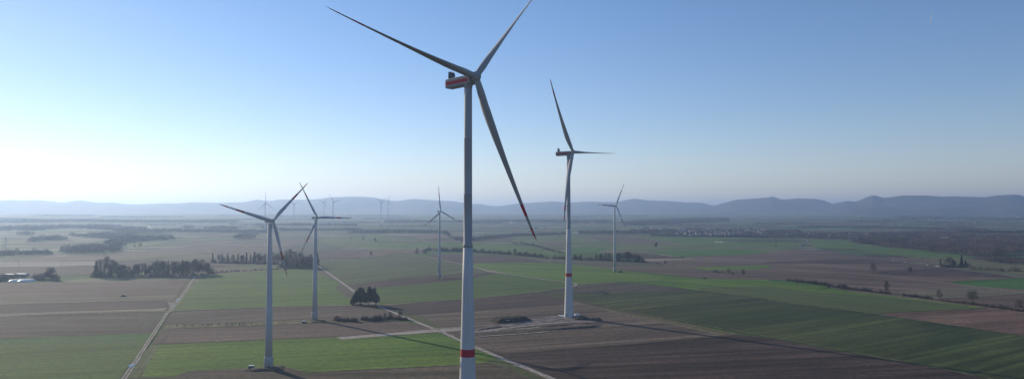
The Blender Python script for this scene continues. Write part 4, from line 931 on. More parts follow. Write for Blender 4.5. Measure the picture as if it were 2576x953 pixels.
hedge('hedge', pts(('p', 0, 0), (2110, 700), (2576, 706), ('p', 1, 0), (200, 712), (560, 722)), 46, 'thicket under the firs behind the large green field', density=2.6, width=9, mat=M['twig'])
hedge('hedge', pts(('p', 1, 0), (240, 745), (420, 756), (600, 750)), 60, 'undergrowth under the grove behind the large green field', density=2.2, width=6)
# trees standing in the central hedge
row([(2, 0, 30, 625, 80, 'bare', 2), (2, 0, 75, 628, 50, 'dense', 0), (2, 0, 135, 632, 50, 'dense', 1), (2, 0, 230, 640, 50, 'dense', 0)]+
    [(2, 0, u, 668+(u-620)*.035, px, 'bare' if k % 3 else 'dense', k) for k, (u, px) in enumerate(((640, 60), (690, 62), (850, 72), (895, 78), (940, 88), (980, 92), (1060, 98), (1095, 105), (1130, 102), (1165, 110), (1200, 92), (1235, 96), (1275, 80), (1310, 62)))], 'from the left in the hedge behind both red banded towers', 'trees in the hedge behind the new towers')

def wood(name, poly, label, h=13., sp=12., mat=None, cat='woodland', q=26, jit=.45):
    """a far wood that reads as one mass: traced outline filled with crowns of twig/leaf faces"""
    W = np.array([ground(*p) for p in poly])
    x0, y0 = W.min(0); x1, y1 = W.max(0)
    def inside(x, y):
        c = False; n = len(W); j = n-1
        for i in range(n):
            if (W[i, 1] > y) != (W[j, 1] > y) and x < (W[j, 0]-W[i, 0])*(y-W[i, 1])/(W[j, 1]-W[i, 1]+1e-9)+W[i, 0]: c = not c
            j = i
        return c
    area = (x1-x0)*(y1-y0)
    while area/sp**2 > 26000: sp *= 1.15
    P = []
    for x in np.arange(x0, x1, sp):
        for y in np.arange(y0, y1, sp):
            a, b = x+rng.normal()*sp*.3, y+rng.normal()*sp*.3
            if inside(a, b): P.append((a, b))
    P = np.array(P); n = len(P)
    if n == 0: return
    hz = h*(.55+.75*rng.uniform(size=n))*np.array([1+.45*mn.noise(Vector((p[0]/45, p[1]/45, 4.2))) for p in P]); base = H(P[:, 0], P[:, 1])
    d = rdir(n*q).reshape(n, q, 3); d[:, :, 2] = np.abs(d[:, :, 2])*.9+.08
    rr = sp*(.48+.18*rng.uniform(size=n))
    c = d*np.stack([rr, rr, hz*.72], 1)[:, None, :]*rng.uniform(.7, 1.0, (n, q, 1))
    c[:, :, 2] += (base+hz*.2)[:, None]
    c[:, :, 0] += P[:, 0:1]; c[:, :, 1] += P[:, 1:2]
    C = c.reshape(-1, 3); D = (d+rng.normal(size=(n, q, 3))*.6).reshape(-1, 3); D /= np.linalg.norm(D, axis=1)[:, None]
    m = len(C); V, F = strips_np(C, D, rng.uniform(.35, .8, m)*sp*.45, rng.uniform(.10, .24, m)*sp*.45)
    me = npmesh(name, V, F, mat or M['wood'])
    o = bpy.data.objects.new(name, me); COL.objects.link(o)
    tag(o, label, cat, kind='stuff'); return o
w = wood
w('woodland', pts(('p', 3, 0), (815, 500), (1200, 550), (1600, 590), (2000, 632), (2300, 640), (2600, 600), (2950, 590), (2950, 440), (2576, 430), (2200, 430), (1900, 425), (1550, 425), (1100, 430), (930, 470)), 'broad dark leafless wood on the right behind the green field', 15, 11, q=30)
w('woodland', pts(('p', 3, 0), (2170, 690), (2400, 712), (2950, 740), (2950, 690), (2576, 672), (2350, 665)), 'bushy wood edge at the right border', 9, 8, q=30)
w('woodland', pts(('p', 3, 0), (1000, 430), (1500, 430), (1950, 430), (1950, 402), (1500, 400), (1000, 412)), 'strip of wood behind the dark wood', 12, 13)
w('woodland', pts(('p', 3, 0), (0, 455), (280, 452), (800, 470), (1000, 440), (950, 405), (350, 405), (300, 375), (0, 375)), 'trees between the houses at the right end of the village', 10, 15, q=22)
w('woodland', pts(('p', 2, 0), (1400, 432), (2000, 440), (2576, 450), (2576, 432), (2300, 425), (1900, 425), (1400, 420)), 'dark garden hedge line along the foot of the village', 4.5, 8, q=24, mat=M['wood2'])
w('woodland', pts(('p', 2, 0), (1200, 405), (2576, 425), (2576, 372), (2200, 365), (1750, 358), (1200, 370)), 'loose trees among the village houses', 6, 26, q=22)
w('woodland', pts(('p', 2, 0), (670, 412), (1000, 410), (1450, 412), (1450, 392), (1000, 388), (670, 392)), 'low trees left of the village', 9, 14)
w('woodland', pts(('p', 2, 0), (1150, 330), (1500, 322), (1900, 300), (2180, 282), (2180, 255), (1800, 260), (1400, 278), (1100, 300)), 'dark wood on the rise behind the village', 14, 16, mat=M['wood'])
w('woodland', pts(('p', 2, 0), (0, 440), (550, 418), (550, 405), (0, 415)), 'dark hedge line behind the olive meadow', 8, 10)
w('woodland', pts(('p', 1, 0), (920, 405), (1300, 405), (1850, 405), (1960, 450), (1930, 395), (1800, 385), (1300, 378), (1080, 388)), 'flat dark wood in the middle distance left of the tallest tower', 12, 11)
w('woodland', pts(('p', 1, 0), (1960, 460), (2080, 488), (2200, 488), (2300, 470), (2576, 440), (2576, 425), (2300, 440), (2100, 455)), 'scrub band right of the tallest tower', 8, 12)
w('woodland', pts(('p', 1, 0), (200, 382), (560, 382), (560, 368), (200, 362)), 'hazy wood strip behind the second old turbine', 12, 14)
w('woodland', pts(('p', 1, 0), (620, 378), (1060, 378), (1060, 364), (620, 364)), 'hazy wood strip between old turbines', 10, 14)
w('woodland', pts(('p', 0, 0), (585, 600), (700, 615), (1000, 618), (1260, 585), (1240, 560), (1000, 545), (780, 555), (600, 580)), 'hazy wood above the white road', 16, 11)
w('woodland', pts(('p', 0, 0), (1060, 540), (1200, 545), (1300, 510), (1500, 488), (1750, 470), (1740, 450), (1400, 450), (1200, 470), (1050, 500)), 'hazy wood around the light green meadow', 14, 12)
w('woodland', pts(('p', 0, 0), (-500, 645), (190, 640), (190, 605), (-500, 600)), 'hazy wood at the left edge', 15, 12)
w('woodland', pts(('p', 0, 0), (200, 638), (520, 625), (500, 600), (390, 595), (210, 610)), 'pale hazy copse left of the white road', 13, 13)
w('woodland', pts(('p', 0, 0), (290, 505), (610, 470), (600, 450), (300, 470)), 'hazy copse above the left fields', 16, 14)
w('woodland', pts(('p', 0, 0), (700, 432), (1080, 455), (1080, 440), (700, 420)), 'hazy tree belt below the small meadow', 12, 14)
w('woodland', pts(('p', 0, 0), (-500, 385), (400, 375), (700, 355), (1150, 375), (1150, 350), (700, 335), (-500, 362)), 'faint wide wood far left', 16, 22)
w('woodland', pts(('p', 0, 0), (1150, 392), (2576, 400), ('p', 1, 0), (90, 402), (90, 382), ('p', 0, 0), (2400, 380), (1800, 375), (1150, 378)), 'faint wood belt left of the old turbines', 13, 20)
w('woodland', pts(('p', 0, 0), (-500, 300), (1000, 290), (2400, 300), (2400, 285), (1000, 275), (-500, 285)), 'faintest tree belt at the foot of the left hills', 14, 34)
w('woodland', pts(('p', 1, 0), (0, 330), (1000, 330), (1000, 320), (0, 318)), 'faint tree belt under the distant turbines', 12, 26)
w('woodland', pts(('p', 1, 0), (1300, 300), (2576, 292), ('p', 2, 0), (1000, 300), (1000, 282), ('p', 1, 0), (2576, 276), (1300, 285)), 'faint tree belt at the foot of the central hills', 13, 26)
w('woodland', pts(('p', 3, 0), (1300, 262), (2900, 275), (2900, 262), (1300, 250)), 'faint tree belt near the far right village', 10, 30)
w('woodland', pts(('p', 3, 0), (300, 345), (800, 345), (1500, 358), (2200, 375), (2200, 368), (1500, 350), (800, 335), (300, 335)), 'thin hedge lines beyond the right wood', 7, 16)
w('woodland', pts(('p', 3, 0), (1900, 400), (2900, 410), (2900, 395), (1900, 388)), 'thin dark hedge beyond the right wood', 8, 14, mat=M['wood2'])
# far hedge belts between the patchwork of the plain
for k in range(64):
    U0 = rng.uniform(-300, 9600); V0 = rng.uniform(212, 352); L = rng.uniform(120, 800)
    if 6500 < U0 < 8000 and V0 < 300: continue
    sl = rng.uniform(-8, 8)
    w('woodland', [(U0, V0), (U0+L, V0+sl), (U0+L, V0+sl+3), (U0, V0+3)], 'faint far hedge belt across the hazy plain', 9, 24, q=16)['group'] = 'far hedge belts across the hazy plain'

for k in range(22):
    U0 = rng.uniform(-200, 3100); V0 = rng.uniform(262, 470); L = rng.uniform(120, 420)*(V0-180)/180
    dv = rng.uniform(4, 14)*(V0-190)/190
    w('woodland', [(U0, V0), (U0+L*.4, V0+dv*.8), (U0+L, V0+dv*.3), (U0+L*.9, V0-dv*.5), (U0+L*.3, V0-dv)], 'faint irregular copse in the haze on the left', rng.uniform(10, 16), 13, q=22)['group'] = 'copses in the haze on the left'
# ------------------------------------------------------------------ houses and buildings
def house_mesh(name, L, W, hw, hr, mats, rise=1):
    mb = MB()
    mb.box((0, 0, hw/2-.3), (L, W, hw+.6), 0)
    x, y = L/2, W/2
    mb.add([(-x, -y, hw), (-x, y, hw), (-x, 0, hw+hr), (x, -y, hw), (x, y, hw), (x, 0, hw+hr)], [(0, 2, 1), (3, 4, 5)], 0)
    e = .5; k = hr/y
    for s in (-1, 1):
        A_ = [(-x-e, s*(y+e), hw-e*k+.05), (x+e, s*(y+e), hw-e*k+.05), (x+e, 0, hw+hr+.05), (-x-e, 0, hw+hr+.05)]
        B_ = [(p[0], p[1], p[2]+.25) for p in A_]
        mb.add(A_+B_, [(0, 1, 2, 3), (7, 6, 5, 4), (0, 4, 5, 1), (1, 5, 6, 2), (2, 6, 7, 3), (3, 7, 4, 0)], 1)
    mb.box((x*.4, y*.3, hw+hr*.95), (.6, .6, 1.6), 1)
    for sx in (-.3, .3):
        for sy in (-1, 1):
            mb.box((sx*L, sy*(y+.02), hw*.55), (1.2, .08, 1.3), 2)
    mb.box((x+.02, 0, hw*.55), (.08, 1.1, 1.3), 2); mb.box((-x-.02, 0, hw*.55), (.08, 1.1, 1.3), 2)
    return mb.build(name, mats, link=False).data
HM = [house_mesh('house', 12, 9, 5.5, 4.2, [M['render1'], M['tile'], M['glass']]), house_mesh('house', 10, 8.5, 5.0, 4.0, [M['render2'], M['tile'], M['glass']]),
      house_mesh('house', 14, 9, 4.5, 4.4, [M['render1'], M['tile2'], M['glass']]), house_mesh('house', 9, 8, 6, 3.5, [M['render2'], M['tile2'], M['glass']])]
def house(xy, i, label, group, rz=None, s=1.0):
    o = bpy.data.objects.new('house', HM[i % 4]); COL.objects.link(o)
    o.location = (xy[0], xy[1], float(H(*xy))); o.rotation_euler = (0, 0, rng.uniform(0, 3.14) if rz is None else rz); o.scale = (s, s, s)
    return tag(o, label, 'house', group)
def scatter_houses(n, U0, U1, V0, V1, label, group, s=1.0, mind=12, bias=None):
    got = []; tries = 0
    while len(got) < n and tries < n*60:
        tries += 1
        U, V = rng.uniform(U0, U1), rng.uniform(V0, V1)
        if bias and rng.uniform() > bias(U, V): continue
        xy = ground(U, V)
        if any(abs(xy[0]-q[0]) < mind and abs(xy[1]-q[1]) < mind+8 for q in got): continue
        got.append(xy); house(xy, int(rng.integers(4)), label, group, s=s*rng.uniform(.85, 1.15))
scatter_houses(110, 5152+1640, 5152+2576, 362, 428, 'small pale gabled house in the village, among garden trees', 'houses of the village in the middle distance', bias=lambda U, V: math.exp(-((U-5152-1950)/330)**2)+.18, s=1.1)
scatter_houses(22, 5152+1180, 5152+1640, 350, 378, 'small pale house in the loose left end of the village', 'houses at the left end of the village')
scatter_houses(30, 7728-60, 7728+1010, 405, 452, 'small house half hidden by the trees right of the village', 'houses half hidden by trees right of the village')
scatter_houses(34, 7728+1600, 7728+2576, 235, 300, 'tiny white house of the far village under the right ridge', 'houses of the far village under the right ridge', .9)
scatter_houses(20, 7728+1850, 7728+2450, 208, 225, 'tiny white house of the farthest village at the ridge foot', 'houses at the foot of the right ridge', 1.1, 30)
scatter_houses(14, 7728+300, 7728+760, 206, 216, 'tiny white house at the foot of the round hill', 'houses at the foot of the round hill', 1.1, 30)
scatter_houses(26, 5152-600, 5152+1000, 262, 300, 'tiny pale house in the hazy villages before the central hills', 'houses in the haze before the central hills', 1.2, 25)
house(gp(2, 0, 1775, 372), 0, 'white house with a steep gable behind the village edge', 'houses of the village in the middle distance', 0.3, 1.2)
house(gp(2, 0, 2008, 432), 0, 'bright white gable house right at the field edge', 'houses of the village in the middle distance', 1.5, 1.0)
house(gp(2, 0, 1800, 430), 0, 'white house left of the white silo at the field edge', 'houses of the village in the middle distance', .1, 1.0)
def tower_silo():
    xy = gp(2, 0, 1848, 420); r = empty('silo', (xy[0], xy[1], float(H(*xy))), 'tall narrow white silo at the field edge of the village', 'silo')
    mb = MB(); mb.lathe([(-.3, 2.4), (11, 2.4)], 20); mb.build('wall', M['roof_white'], r, True)
    mb = MB(); mb.lathe([(11, 2.6), (12.6, .4)], 20); mb.build('roof', M['steel'], r, True)
tower_silo()
def church():
    xy = gp(2, 0, 1700, 385)
    r = empty('church', (xy[0], xy[1], float(H(*xy))), 'small church with a pointed dark spire in the village', 'church', rz=.3)
    mb = MB(); mb.box((0, 0, 4), (18, 9, 8)); mb.build('nave', M['render2'], r)
    mb = MB(); mb.add([(-9.3, -4.9, 8), (9.3, -4.9, 8), (9.3, 4.9, 8), (-9.3, 4.9, 8), (-9.3, 0, 13), (9.3, 0, 13)], [(0, 1, 5, 4), (2, 3, 4, 5), (0, 4, 3), (1, 2, 5)]); mb.build('roof', M['tile2'], r)
    mb = MB(); mb.box((-11.2, 0, 8), (4.4, 4.4, 16)); t = mb.build('steeple', M['render2'], r)
    mb = MB(); mb.box((-11.2, 0, 20.5), (4.8, 4.8, 9), top=(.04, .04)); mb.build('spire', M['tile2'], t)
church()
def hall(name, a, b, depth, h, roofm, wallm, label, cat, pitch=.12):
    A_, B_ = np.array(a), np.array(b); c = (A_+B_)/2; L = np.hypot(*(B_-A_)); rz = math.atan2(B_[1]-A_[1], B_[0]-A_[0])
    r = empty(name, (c[0], c[1], float(H(*c))), label, cat, rz=rz)
    mb = MB(); mb.box((0, depth/2, h/2-.3), (L, depth, h+.6)); mb.build('wall', wallm, r)
    mb = MB(); x = L/2+.4; hr = depth/2*pitch
    mb.add([(-x, -.4, h+.02), (x, -.4, h+.02), (x, depth/2, h+hr), (-x, depth/2, h+hr), (x, depth+.4, h+.02), (-x, depth+.4, h+.02), (-x, -.4, h+.32), (x, -.4, h+.32), (x, depth/2, h+hr+.3), (-x, depth/2, h+hr+.3), (x, depth+.4, h+.32), (-x, depth+.4, h+.32)],
           [(6, 7, 8, 9), (9, 8, 10, 11), (0, 3, 2, 1), (3, 5, 4, 2), (0, 1, 7, 6), (4, 5, 11, 10), (0, 6, 9, 3), (3, 9, 11, 5), (1, 2, 8, 7), (2, 4, 10, 8)]); mb.build('roof', roofm, r)
    mb = MB()
    for k in range(max(2, int(L/8))):
        mb.box((-L/2+(k+.5)*L/max(2, int(L/8)), -.03, h*.45), (2.6, .1, h*.6))
    mb.build('gate', M['dark'], r)
    return r
hall('barn', gp(0, 0, 35, 838), gp(0, 0, 150, 838), 10, 3.6, M['roof_white'], M['render2'], 'long low barn with a white roof, left one behind the clamps', 'barn')
hall('barn', gp(0, 0, 160, 836), gp(0, 0, 248, 836), 11, 3.8, M['roof_white'], M['render2'], 'long low barn with a white roof, right one behind the clamps', 'barn')
hall('warehouse', gp(3, 0, 1725, 478), gp(3, 0, 1812, 480), 26, 11, M['roof_white'], M['dark'], 'warehouse with a white roof rising out of the right wood', 'warehouse', pitch=.06)
hall('barn', gp(2, 0, 100, 360), gp(2, 0, 142, 360), 12, 5, M['render1'], M['render1'], 'left farm building seen right of the red blade tip', 'barn')
hall('barn', gp(2, 0, 200, 355), gp(2, 0, 262, 352), 14, 6, M['roof_white'], M['render1'], 'white farm hall seen right of the red blade tip', 'barn')
hall('barn', gp(2, 0, 272, 352), gp(2, 0, 325, 354), 12, 5, M['tile2'], M['render1'], 'grey roofed farm building right of the white hall', 'barn')
hall('barn', gp(3, 0, 340, 440), gp(3, 0, 372, 441), 12, 5, M['tile'], M['render1'], 'barn with a red roof beside the village road', 'barn')
# plastic covered beds
for (a, b, wd, lb) in (((1, 2210, 397), (2, 540, 400), 10, 'long white foil covered bed crossing behind both new towers'), ((2, 600, 403), (2, 672, 405), 10, 'short white foil covered bed right of the red banded tower'), ((2, 1150, 404), (2, 1400, 406), 7, 'grey white foil covered bed left of the village'), ((2, 2048, 488), (2, 2126, 492), 9, 'single white foil strip in the green field before the village'), ((2, 560, 388), (2, 670, 390), 8, 'second white foil bed beyond the red banded tower')):
    A_ = ground(2576*a[0]+a[1], a[2]); B_ = ground(2576*b[0]+b[1], b[2]); n = 14; V = []; F = []
    nrm = np.array([-(B_-A_)[1], (B_-A_)[0]]); nrm /= np.hypot(*nrm)
    prof = [(-.5, .05), (-.42, .8), (-.2, 1.3), (.2, 1.3), (.42, .8), (.5, .05)]
    for i in range(n+1):
        c = A_+(B_-A_)*i/n
        for s, z in prof:
            p = c+nrm*s*wd; V.append((p[0], p[1], float(H(*p))+z))
    for i in range(n):
        for j in range(5): F.append((i*6+j, i*6+6+j, i*6+7+j, i*6+j+1))
    F += [tuple(range(6))[::-1], tuple(range(n*6, n*6+6))]
    tag(mesh('foil_tunnel', V, F, M['fleece']), lb, 'foil tunnel')
# white silage clamps
def clamp(c, rx, ry, h, rz, label):
    V = []; F = []; n, m = 28, 9
    for i in range(m):
        t = i/(m-1)
        for k in range(n):
            a = 2*math.pi*k/n; q = math.cos(t*math.pi/2)**.6 if i < m-1 else 0.0
            rr = (1+.05*math.sin(5*a+t*3))
            x, y = rx*q*math.copysign(abs(math.cos(a))**.75, math.cos(a))*rr, ry*q*math.copysign(abs(math.sin(a))**.75, math.sin(a))*rr
            z = h*math.sin(t*math.pi/2)*(1+.05*math.sin(9*a))
            V.append((c[0]+x*math.cos(rz)-y*math.sin(rz), c[1]+x*math.sin(rz)+y*math.cos(rz), z-.1))
    for i in range(m-1):
        for k in range(n): F.append((i*n+k, i*n+(k+1) % n, (i+1)*n+(k+1) % n, (i+1)*n+k))
    tag(mesh('silage_clamp', V, F, M['tarp'], smooth_=True), label, 'silage clamp')
clamp(gp(0, 0, 190, 885), 7.5, 15, 3.6, rad(-35), 'white tarpaulin covered silage clamp, left of the two')
clamp(gp(0, 0, 268, 887), 7, 13, 3.4, rad(-35), 'white tarpaulin covered silage clamp, right of the two')

# ------------------------------------------------------------------ mounds
def mound(P, h, mat, label, flat=.35):
    """spoil heap over a traced footprint"""
    W = np.array([ground(*p) for p in P]); Q = []
    for i in range(len(W)):
        a, b = W[i], W[(i+1) % len(W)]
        for k in range(5): Q.append(a+(b-a)*k/5)
    Q = np.array(Q); c = Q.mean(0); V = []; F = []; n = len(Q); m = 7
    for i in range(m):
        t = i/(m-1)
        for p in Q:
            q = c+(p-c)*(1-t*(1-flat))
            z = h*float(smooth(t*1.05))*(1+.18*mn.noise(Vector((q[0]/4, q[1]/4, 2))))
            q = q+np.array([mn.noise(Vector((q[0]/6, q[1]/6, 5))), mn.noise(Vector((q[0]/6, q[1]/6, 9)))])*.9
            V.append((q[0], q[1], float(H(*q))+z-.05))
    for i in range(m-1):
        for k in range(n): F.append((i*n+k, i*n+(k+1) % n, (i+1)*n+(k+1) % n, (i+1)*n+k))
    V.append((c[0], c[1], float(H(*c))+h*1.03)); k0 = (m-1)*n
    for k in range(n): F.append((k0+k, k0+(k+1) % n, len(V)-1))
    o = mesh('soil_mound', V, F, mat, smooth_=True)
    return tag(o, label, 'soil mound')
mound(pts(('p', 1, 1), (2330, 372), (2420, 350), (2576, 345), ('p', 2, 1), (150, 342), (215, 362), (100, 385), (0, 392), ('p', 1, 1), (2420, 398)), 4.2, M['earthd'], 'long dark topsoil heap left of the crane pad', flat=.6)
mound(pts(('p', 2, 1), (620, 330), (690, 322), (780, 345), (840, 372), (760, 372), (600, 368)), 2.6, M['earthd'], 'dark spoil heap at the foot of the second red banded tower')
mound(pts(('p', 2, 1), (760, 352), (860, 340), (915, 352), (850, 375)), 2.0, M['earth'], 'small spoil heap right of the second red banded tower')
mound(pts(('p', 2, 1), (680, 425), (850, 405), (920, 400), (905, 432), (800, 442), (350, 468), (360, 458)), 1.5, M['earth'], 'low earth bank at the front edge of the crane pad', flat=.5)
mound(pts(('p', 1, 1), (2200, 462), (2350, 437), (2510, 418), (2510, 436), (2350, 455), (2200, 475)), 1.2, M['earth'], 'low earth bank right behind the tallest tower', flat=.5)
mound(pts(('p', 2, 1), (150, 425), (330, 405), (560, 392), (720, 400), (600, 415), (300, 440)), 1.1, M['earth'], 'flat earth heap on the crane pad', flat=.5)
mound(pts(('p', 1, 1), (160, 835), (250, 822), (322, 824), (312, 880), (230, 888), (120, 880), (-60, 892), (-200, 880), (-60, 852), (60, 848)), 1.6, M['earth'], 'earth mound around the plinth of the nearest old turbine', flat=.55)
mound(pts(('p', 1, 1), (520, 372), (600, 362), (720, 372), (740, 390), (560, 392)), 1.3, M['earthd'], 'low earth mound at the second old turbine', flat=.5)
mound(pts(('p', 2, 0), (1055, 790), (1100, 782), (1120, 797), (1075, 802)), 2.2, M['earthd'], 'small dark mound right of the far green field turbine')
mound(pts(('p', 2, 0), (1900, 852), (1945, 846), (1975, 858), (1930, 864)), 1.6, M['earthd'], 'small dark mound at the tip of the brown strip')
mound(pts(('p', 1, 0), (1720, 870), (1900, 858), (2040, 850), (2040, 862), (1760, 882)), .9, M['earthd'], 'flat dark mound at the foot of the turbine with the upright blade', flat=.6)
# concrete foundation slab at the second new turbine
def slab():
    A_, B_ = gp(2, 1, 462, 322), gp(2, 1, 592, 340)
    c = (A_+B_)/2; L = np.hypot(*(B_-A_)); rz = math.atan2(B_[1]-A_[1], B_[0]-A_[0])
    mb = MB(); mb.box((0, 1.5, .5), (L, 3.2, 1.1)); mb.box((0, 1.5, 1.12), (L-.5, 2.7, .14))
    o = mb.build('foundation_slab', M['roof_white']); o.location = (c[0], c[1], 0); o.rotation_euler = (0, 0, rz)
    tag(o, 'low white concrete slab at the foot of the second red banded tower', 'slab')
slab()

# ------------------------------------------------------------------ huts, vehicles, poles
def hut(xy, w, d, h, label, rz=0, wall=None, s=1):
    r = empty('transformer_hut', (xy[0], xy[1], 0 if math.hypot(*xy) < 1400 else float(H(*xy))), label, 'hut', 'transformer huts at the turbines', rz=rz)
    mb = MB(); mb.box((0, 0, h/2-.2), (w, d, h+.4)); mb.build('wall', wall or M['green_wall'], r)
    mb = MB(); mb.box((0, 0, h+.12), (w+.4, d+.4, .24), top=(.94, .94)); mb.build('roof', M['roof_white'], r)
    mb = MB(); mb.box((-.2*w, -d/2-.03, h*.45), (w*.32, .08, h*.8)); mb.build('door', M['dark'], r)
    mb = MB()
    for k in range(5): mb.box((.24*w, -d/2-.03, h*.4+k*.16), (w*.28, .07, .08))
    mb.build('vent', M['steel'], r)
hut(gp(0, 1, 2528, 851), 3.1, 2.4, 2.3, 'green hut with a white roof left of the nearest old turbine', rz=rad(8))
hut(gp(1, 1, 483, 390), 3.2, 2.4, 1.9, 'green hut with a pale roof left of the second old turbine', rz=rad(5))
hut(gp(1, 0, 1871, 850), 2.4, 2.2, 2.9, 'white hut right of the turbine with the upright blade', wall=M['roof_white'])
def container():
    xy = gp(1, 1, 2530, 388)
    r = empty('container', (xy[0], xy[1], .5), 'small dark container with a white lid in front of the long topsoil heap', 'container', rz=rad(5))
    mb = MB(); mb.box((0, 0, .9), (2.9, 2.0, 2.2)); mb.build('body', M['dark'], r)
    mb = MB(); mb.box((0, 0, 2.15), (3.3, 2.3, .3)); mb.build('lid', M['roof_white'], r)
container()
def vehicle(xy, rz, paint, label, cat='car', group=None, van=False, name='car'):
    r = empty(name, (xy[0], xy[1], float(H(*xy))+.12+.0004*math.hypot(*xy)), label, cat, group, rz)
    mb = MB()
    if van:
        mb.box((0, 0, .95), (5.2, 1.95, 1.1), top=(.99, .97)); mb.box((-.55, 0, 1.85), (4.0, 1.9, .75), top=(.9, .86))
    else:
        mb.box((0, 0, .62), (4.4, 1.8, .62), top=(.97, .92)); mb.box((-.2, 0, 1.17), (2.5, 1.6, .5), top=(.68, .84))
    mb.build('body', paint, r)
    mb = MB()
    if van:
        mb.box((1.32, 0, 1.78), (.55, 1.7, .5), top=(.3, .9)); mb.box((.5, 0, 1.82), (1.1, 1.90, .4))
    else:
        mb.box((-.2, 0, 1.14), (2.56, 1.50, .34), top=(.78, .9)); mb.box((-.2, 0, 1.14), (1.9, 1.64, .32), top=(.9, .87))
    mb.build('windows', M['glass'], r)
    for sx in (-1.4, 1.35):
        for sy in (-.82, .82):
            q = MB(); q.tube((sx, sy-.1, .34), (sx, sy+.1, .34), .34, n=14); q.build('wheel', M['rubber'], r)
    for sy in (-.6, .6):
        q = MB(); q.box(((2.6 if van else 2.2), sy, .75), (.06, .3, .16)); q.build('headlight', M['glass'], r)
    return r
vehicle(gp(2, 1, 655, 321), rad(15), M['car_white'], 'white van parked right behind the second red banded tower', 'van', van=True, name='van')
road_dir = lambda p, q: math.atan2(*(gp(3, 0, *q)-gp(3, 0, *p))[::-1])
for k, (u, v, c, lb) in enumerate([(990, 639, 'g', 'small grey car, leftmost of those on the country road'), (1105, 656, 'g', 'grey car on the country road, left of the first white one'), (1255, 679, 'w', 'white car on the country road, leftmost white one'), (1375, 697, 'w', 'white car on the country road, second white one'), (1606, 728, 'w', 'white car on the road shortly before the roadside grove'), (1698, 740, 'w', 'white car on the road just left of the narrow conifer'), (1724, 743, 'w', 'white car on the road directly under the narrow conifer'), (362, 471, 'w', 'white car in the bend near the village')]):
    xy = gp(3, 0, u, v); vehicle(xy, road_dir((u-40, v-6), (u+40, v+6)), M['car_white'] if c == 'w' else M['car_grey'], lb, group='cars on the country road')
def tractor(xy, rz, label, group):
    r = empty('tractor', (xy[0], xy[1], float(H(*xy))+.05), label, 'tractor', group, rz)
    mb = MB(); mb.box((1.2, 0, 1.35), (2.4, .95, .85), top=(.9, .8)); mb.box((-.4, 0, 1.0), (1.8, 1.1, .7)); mb.build('body', M['tractor_green'], r)
    mb = MB(); mb.box((-.5, 0, 2.2), (1.5, 1.5, 1.3), top=(.85, .85)); mb.build('cab', M['glass'], r)
    mb = MB(); mb.box((-.5, 0, 2.92), (1.5, 1.5, .14)); mb.build('cab_roof', M['roof_white'], r)
    for x, y, rr, w_ in ((-.8, -1.05, .95, .55), (-.8, 1.05, .95, .55), (1.8, -.95, .6, .4), (1.8, .95, .6, .4)):
        q = MB(); q.tube((x, y-w_/2, rr), (x, y+w_/2, rr), rr, n=18); q.build('wheel', M['rubber'], r)
    mb = MB(); mb.box((-3.2, 0, .7), (1.0, 4.2, .45)); mb.box((-2.2, 0, .9), (1.4, .15, .15))
    for k in range(9): mb.tube((-3.3, -2+k*.5, .6), (-3.6, -2+k*.5, 0), .06, n=4)
    mb.build('harrow', M['dark'], r)
tractor(gp(0, 1, 1238, 126), rad(178), 'dark tractor with an implement in the left brown field', 'tractors at work')
tractor(gp(2, 0, 1712, 648), rad(-20), 'far tractor raising dust on the path before the village', 'tractors at work')
def pole(xy, h, label):
    r = empty('utility_pole', (xy[0], xy[1], float(H(*xy))), label, 'pole', 'utility poles on the left')
    mb = MB(); mb.tube((0, 0, -.3), (0, 0, h), .22, .15, 8); mb.build('pole', M['bark'], r)
    mb = MB(); mb.box((0, 0, h-.9), (2.6, .18, .18))
    for x in (-1.2, 0, 1.2): mb.tube((x, 0, h-.8), (x, 0, h-.4), .09, n=6)
    mb.build('crossarm', M['steel'], r)
for (u, v, lb) in ((190, 742, 'left utility pole at the edge of the pale left field'), (622, 740, 'right utility pole at the edge of the pale left field')):
    xy = gp(0, 0, u, v); pole(xy, hpx(xy, 58), lb)
def pylon():
    xy = gp(0, 0, 55, 568); h = hpx(xy, 105)
    r = empty('lattice_pylon', (xy[0], xy[1], float(H(*xy))), 'hazy lattice pylon at the far left edge', 'pylon')
    mb = MB(); w0, w1 = 2.6, .5; n = 9
    for k in range(n):
        z0, z1 = h*k/n, h*(k+1)/n; a, b = w0+(w1-w0)*k/n, w0+(w1-w0)*(k+1)/n
        c0 = [(-a, -a, z0), (a, -a, z0), (a, a, z0), (-a, a, z0)]; c1 = [(-b, -b, z1), (b, -b, z1), (b, b, z1), (-b, b, z1)]
        for j in range(4):
            mb.tube(c0[j], c1[j], .14, n=4); mb.tube(c0[j], c1[(j+1) % 4], .09, n=4); mb.tube(c0[(j+1) % 4], c1[j], .09, n=4)
    mb.build('mast', M['steel'], r)
    for z, L in ((h*.72, 7), (h*.86, 5.5)):
        q = MB(); q.tube((-L, 0, z), (L, 0, z), .18, n=4); q.tube((-L, 0, z), (0, 0, z+1.5), .1, n=4); q.tube((L, 0, z), (0, 0, z+1.5), .1, n=4)
        for x in (-L, -L*.5, L*.5, L): q.tube((x, 0, z), (x, 0, z-1.6), .12, n=5)
        q.build('crossarm', M['steel'], r)
pylon()
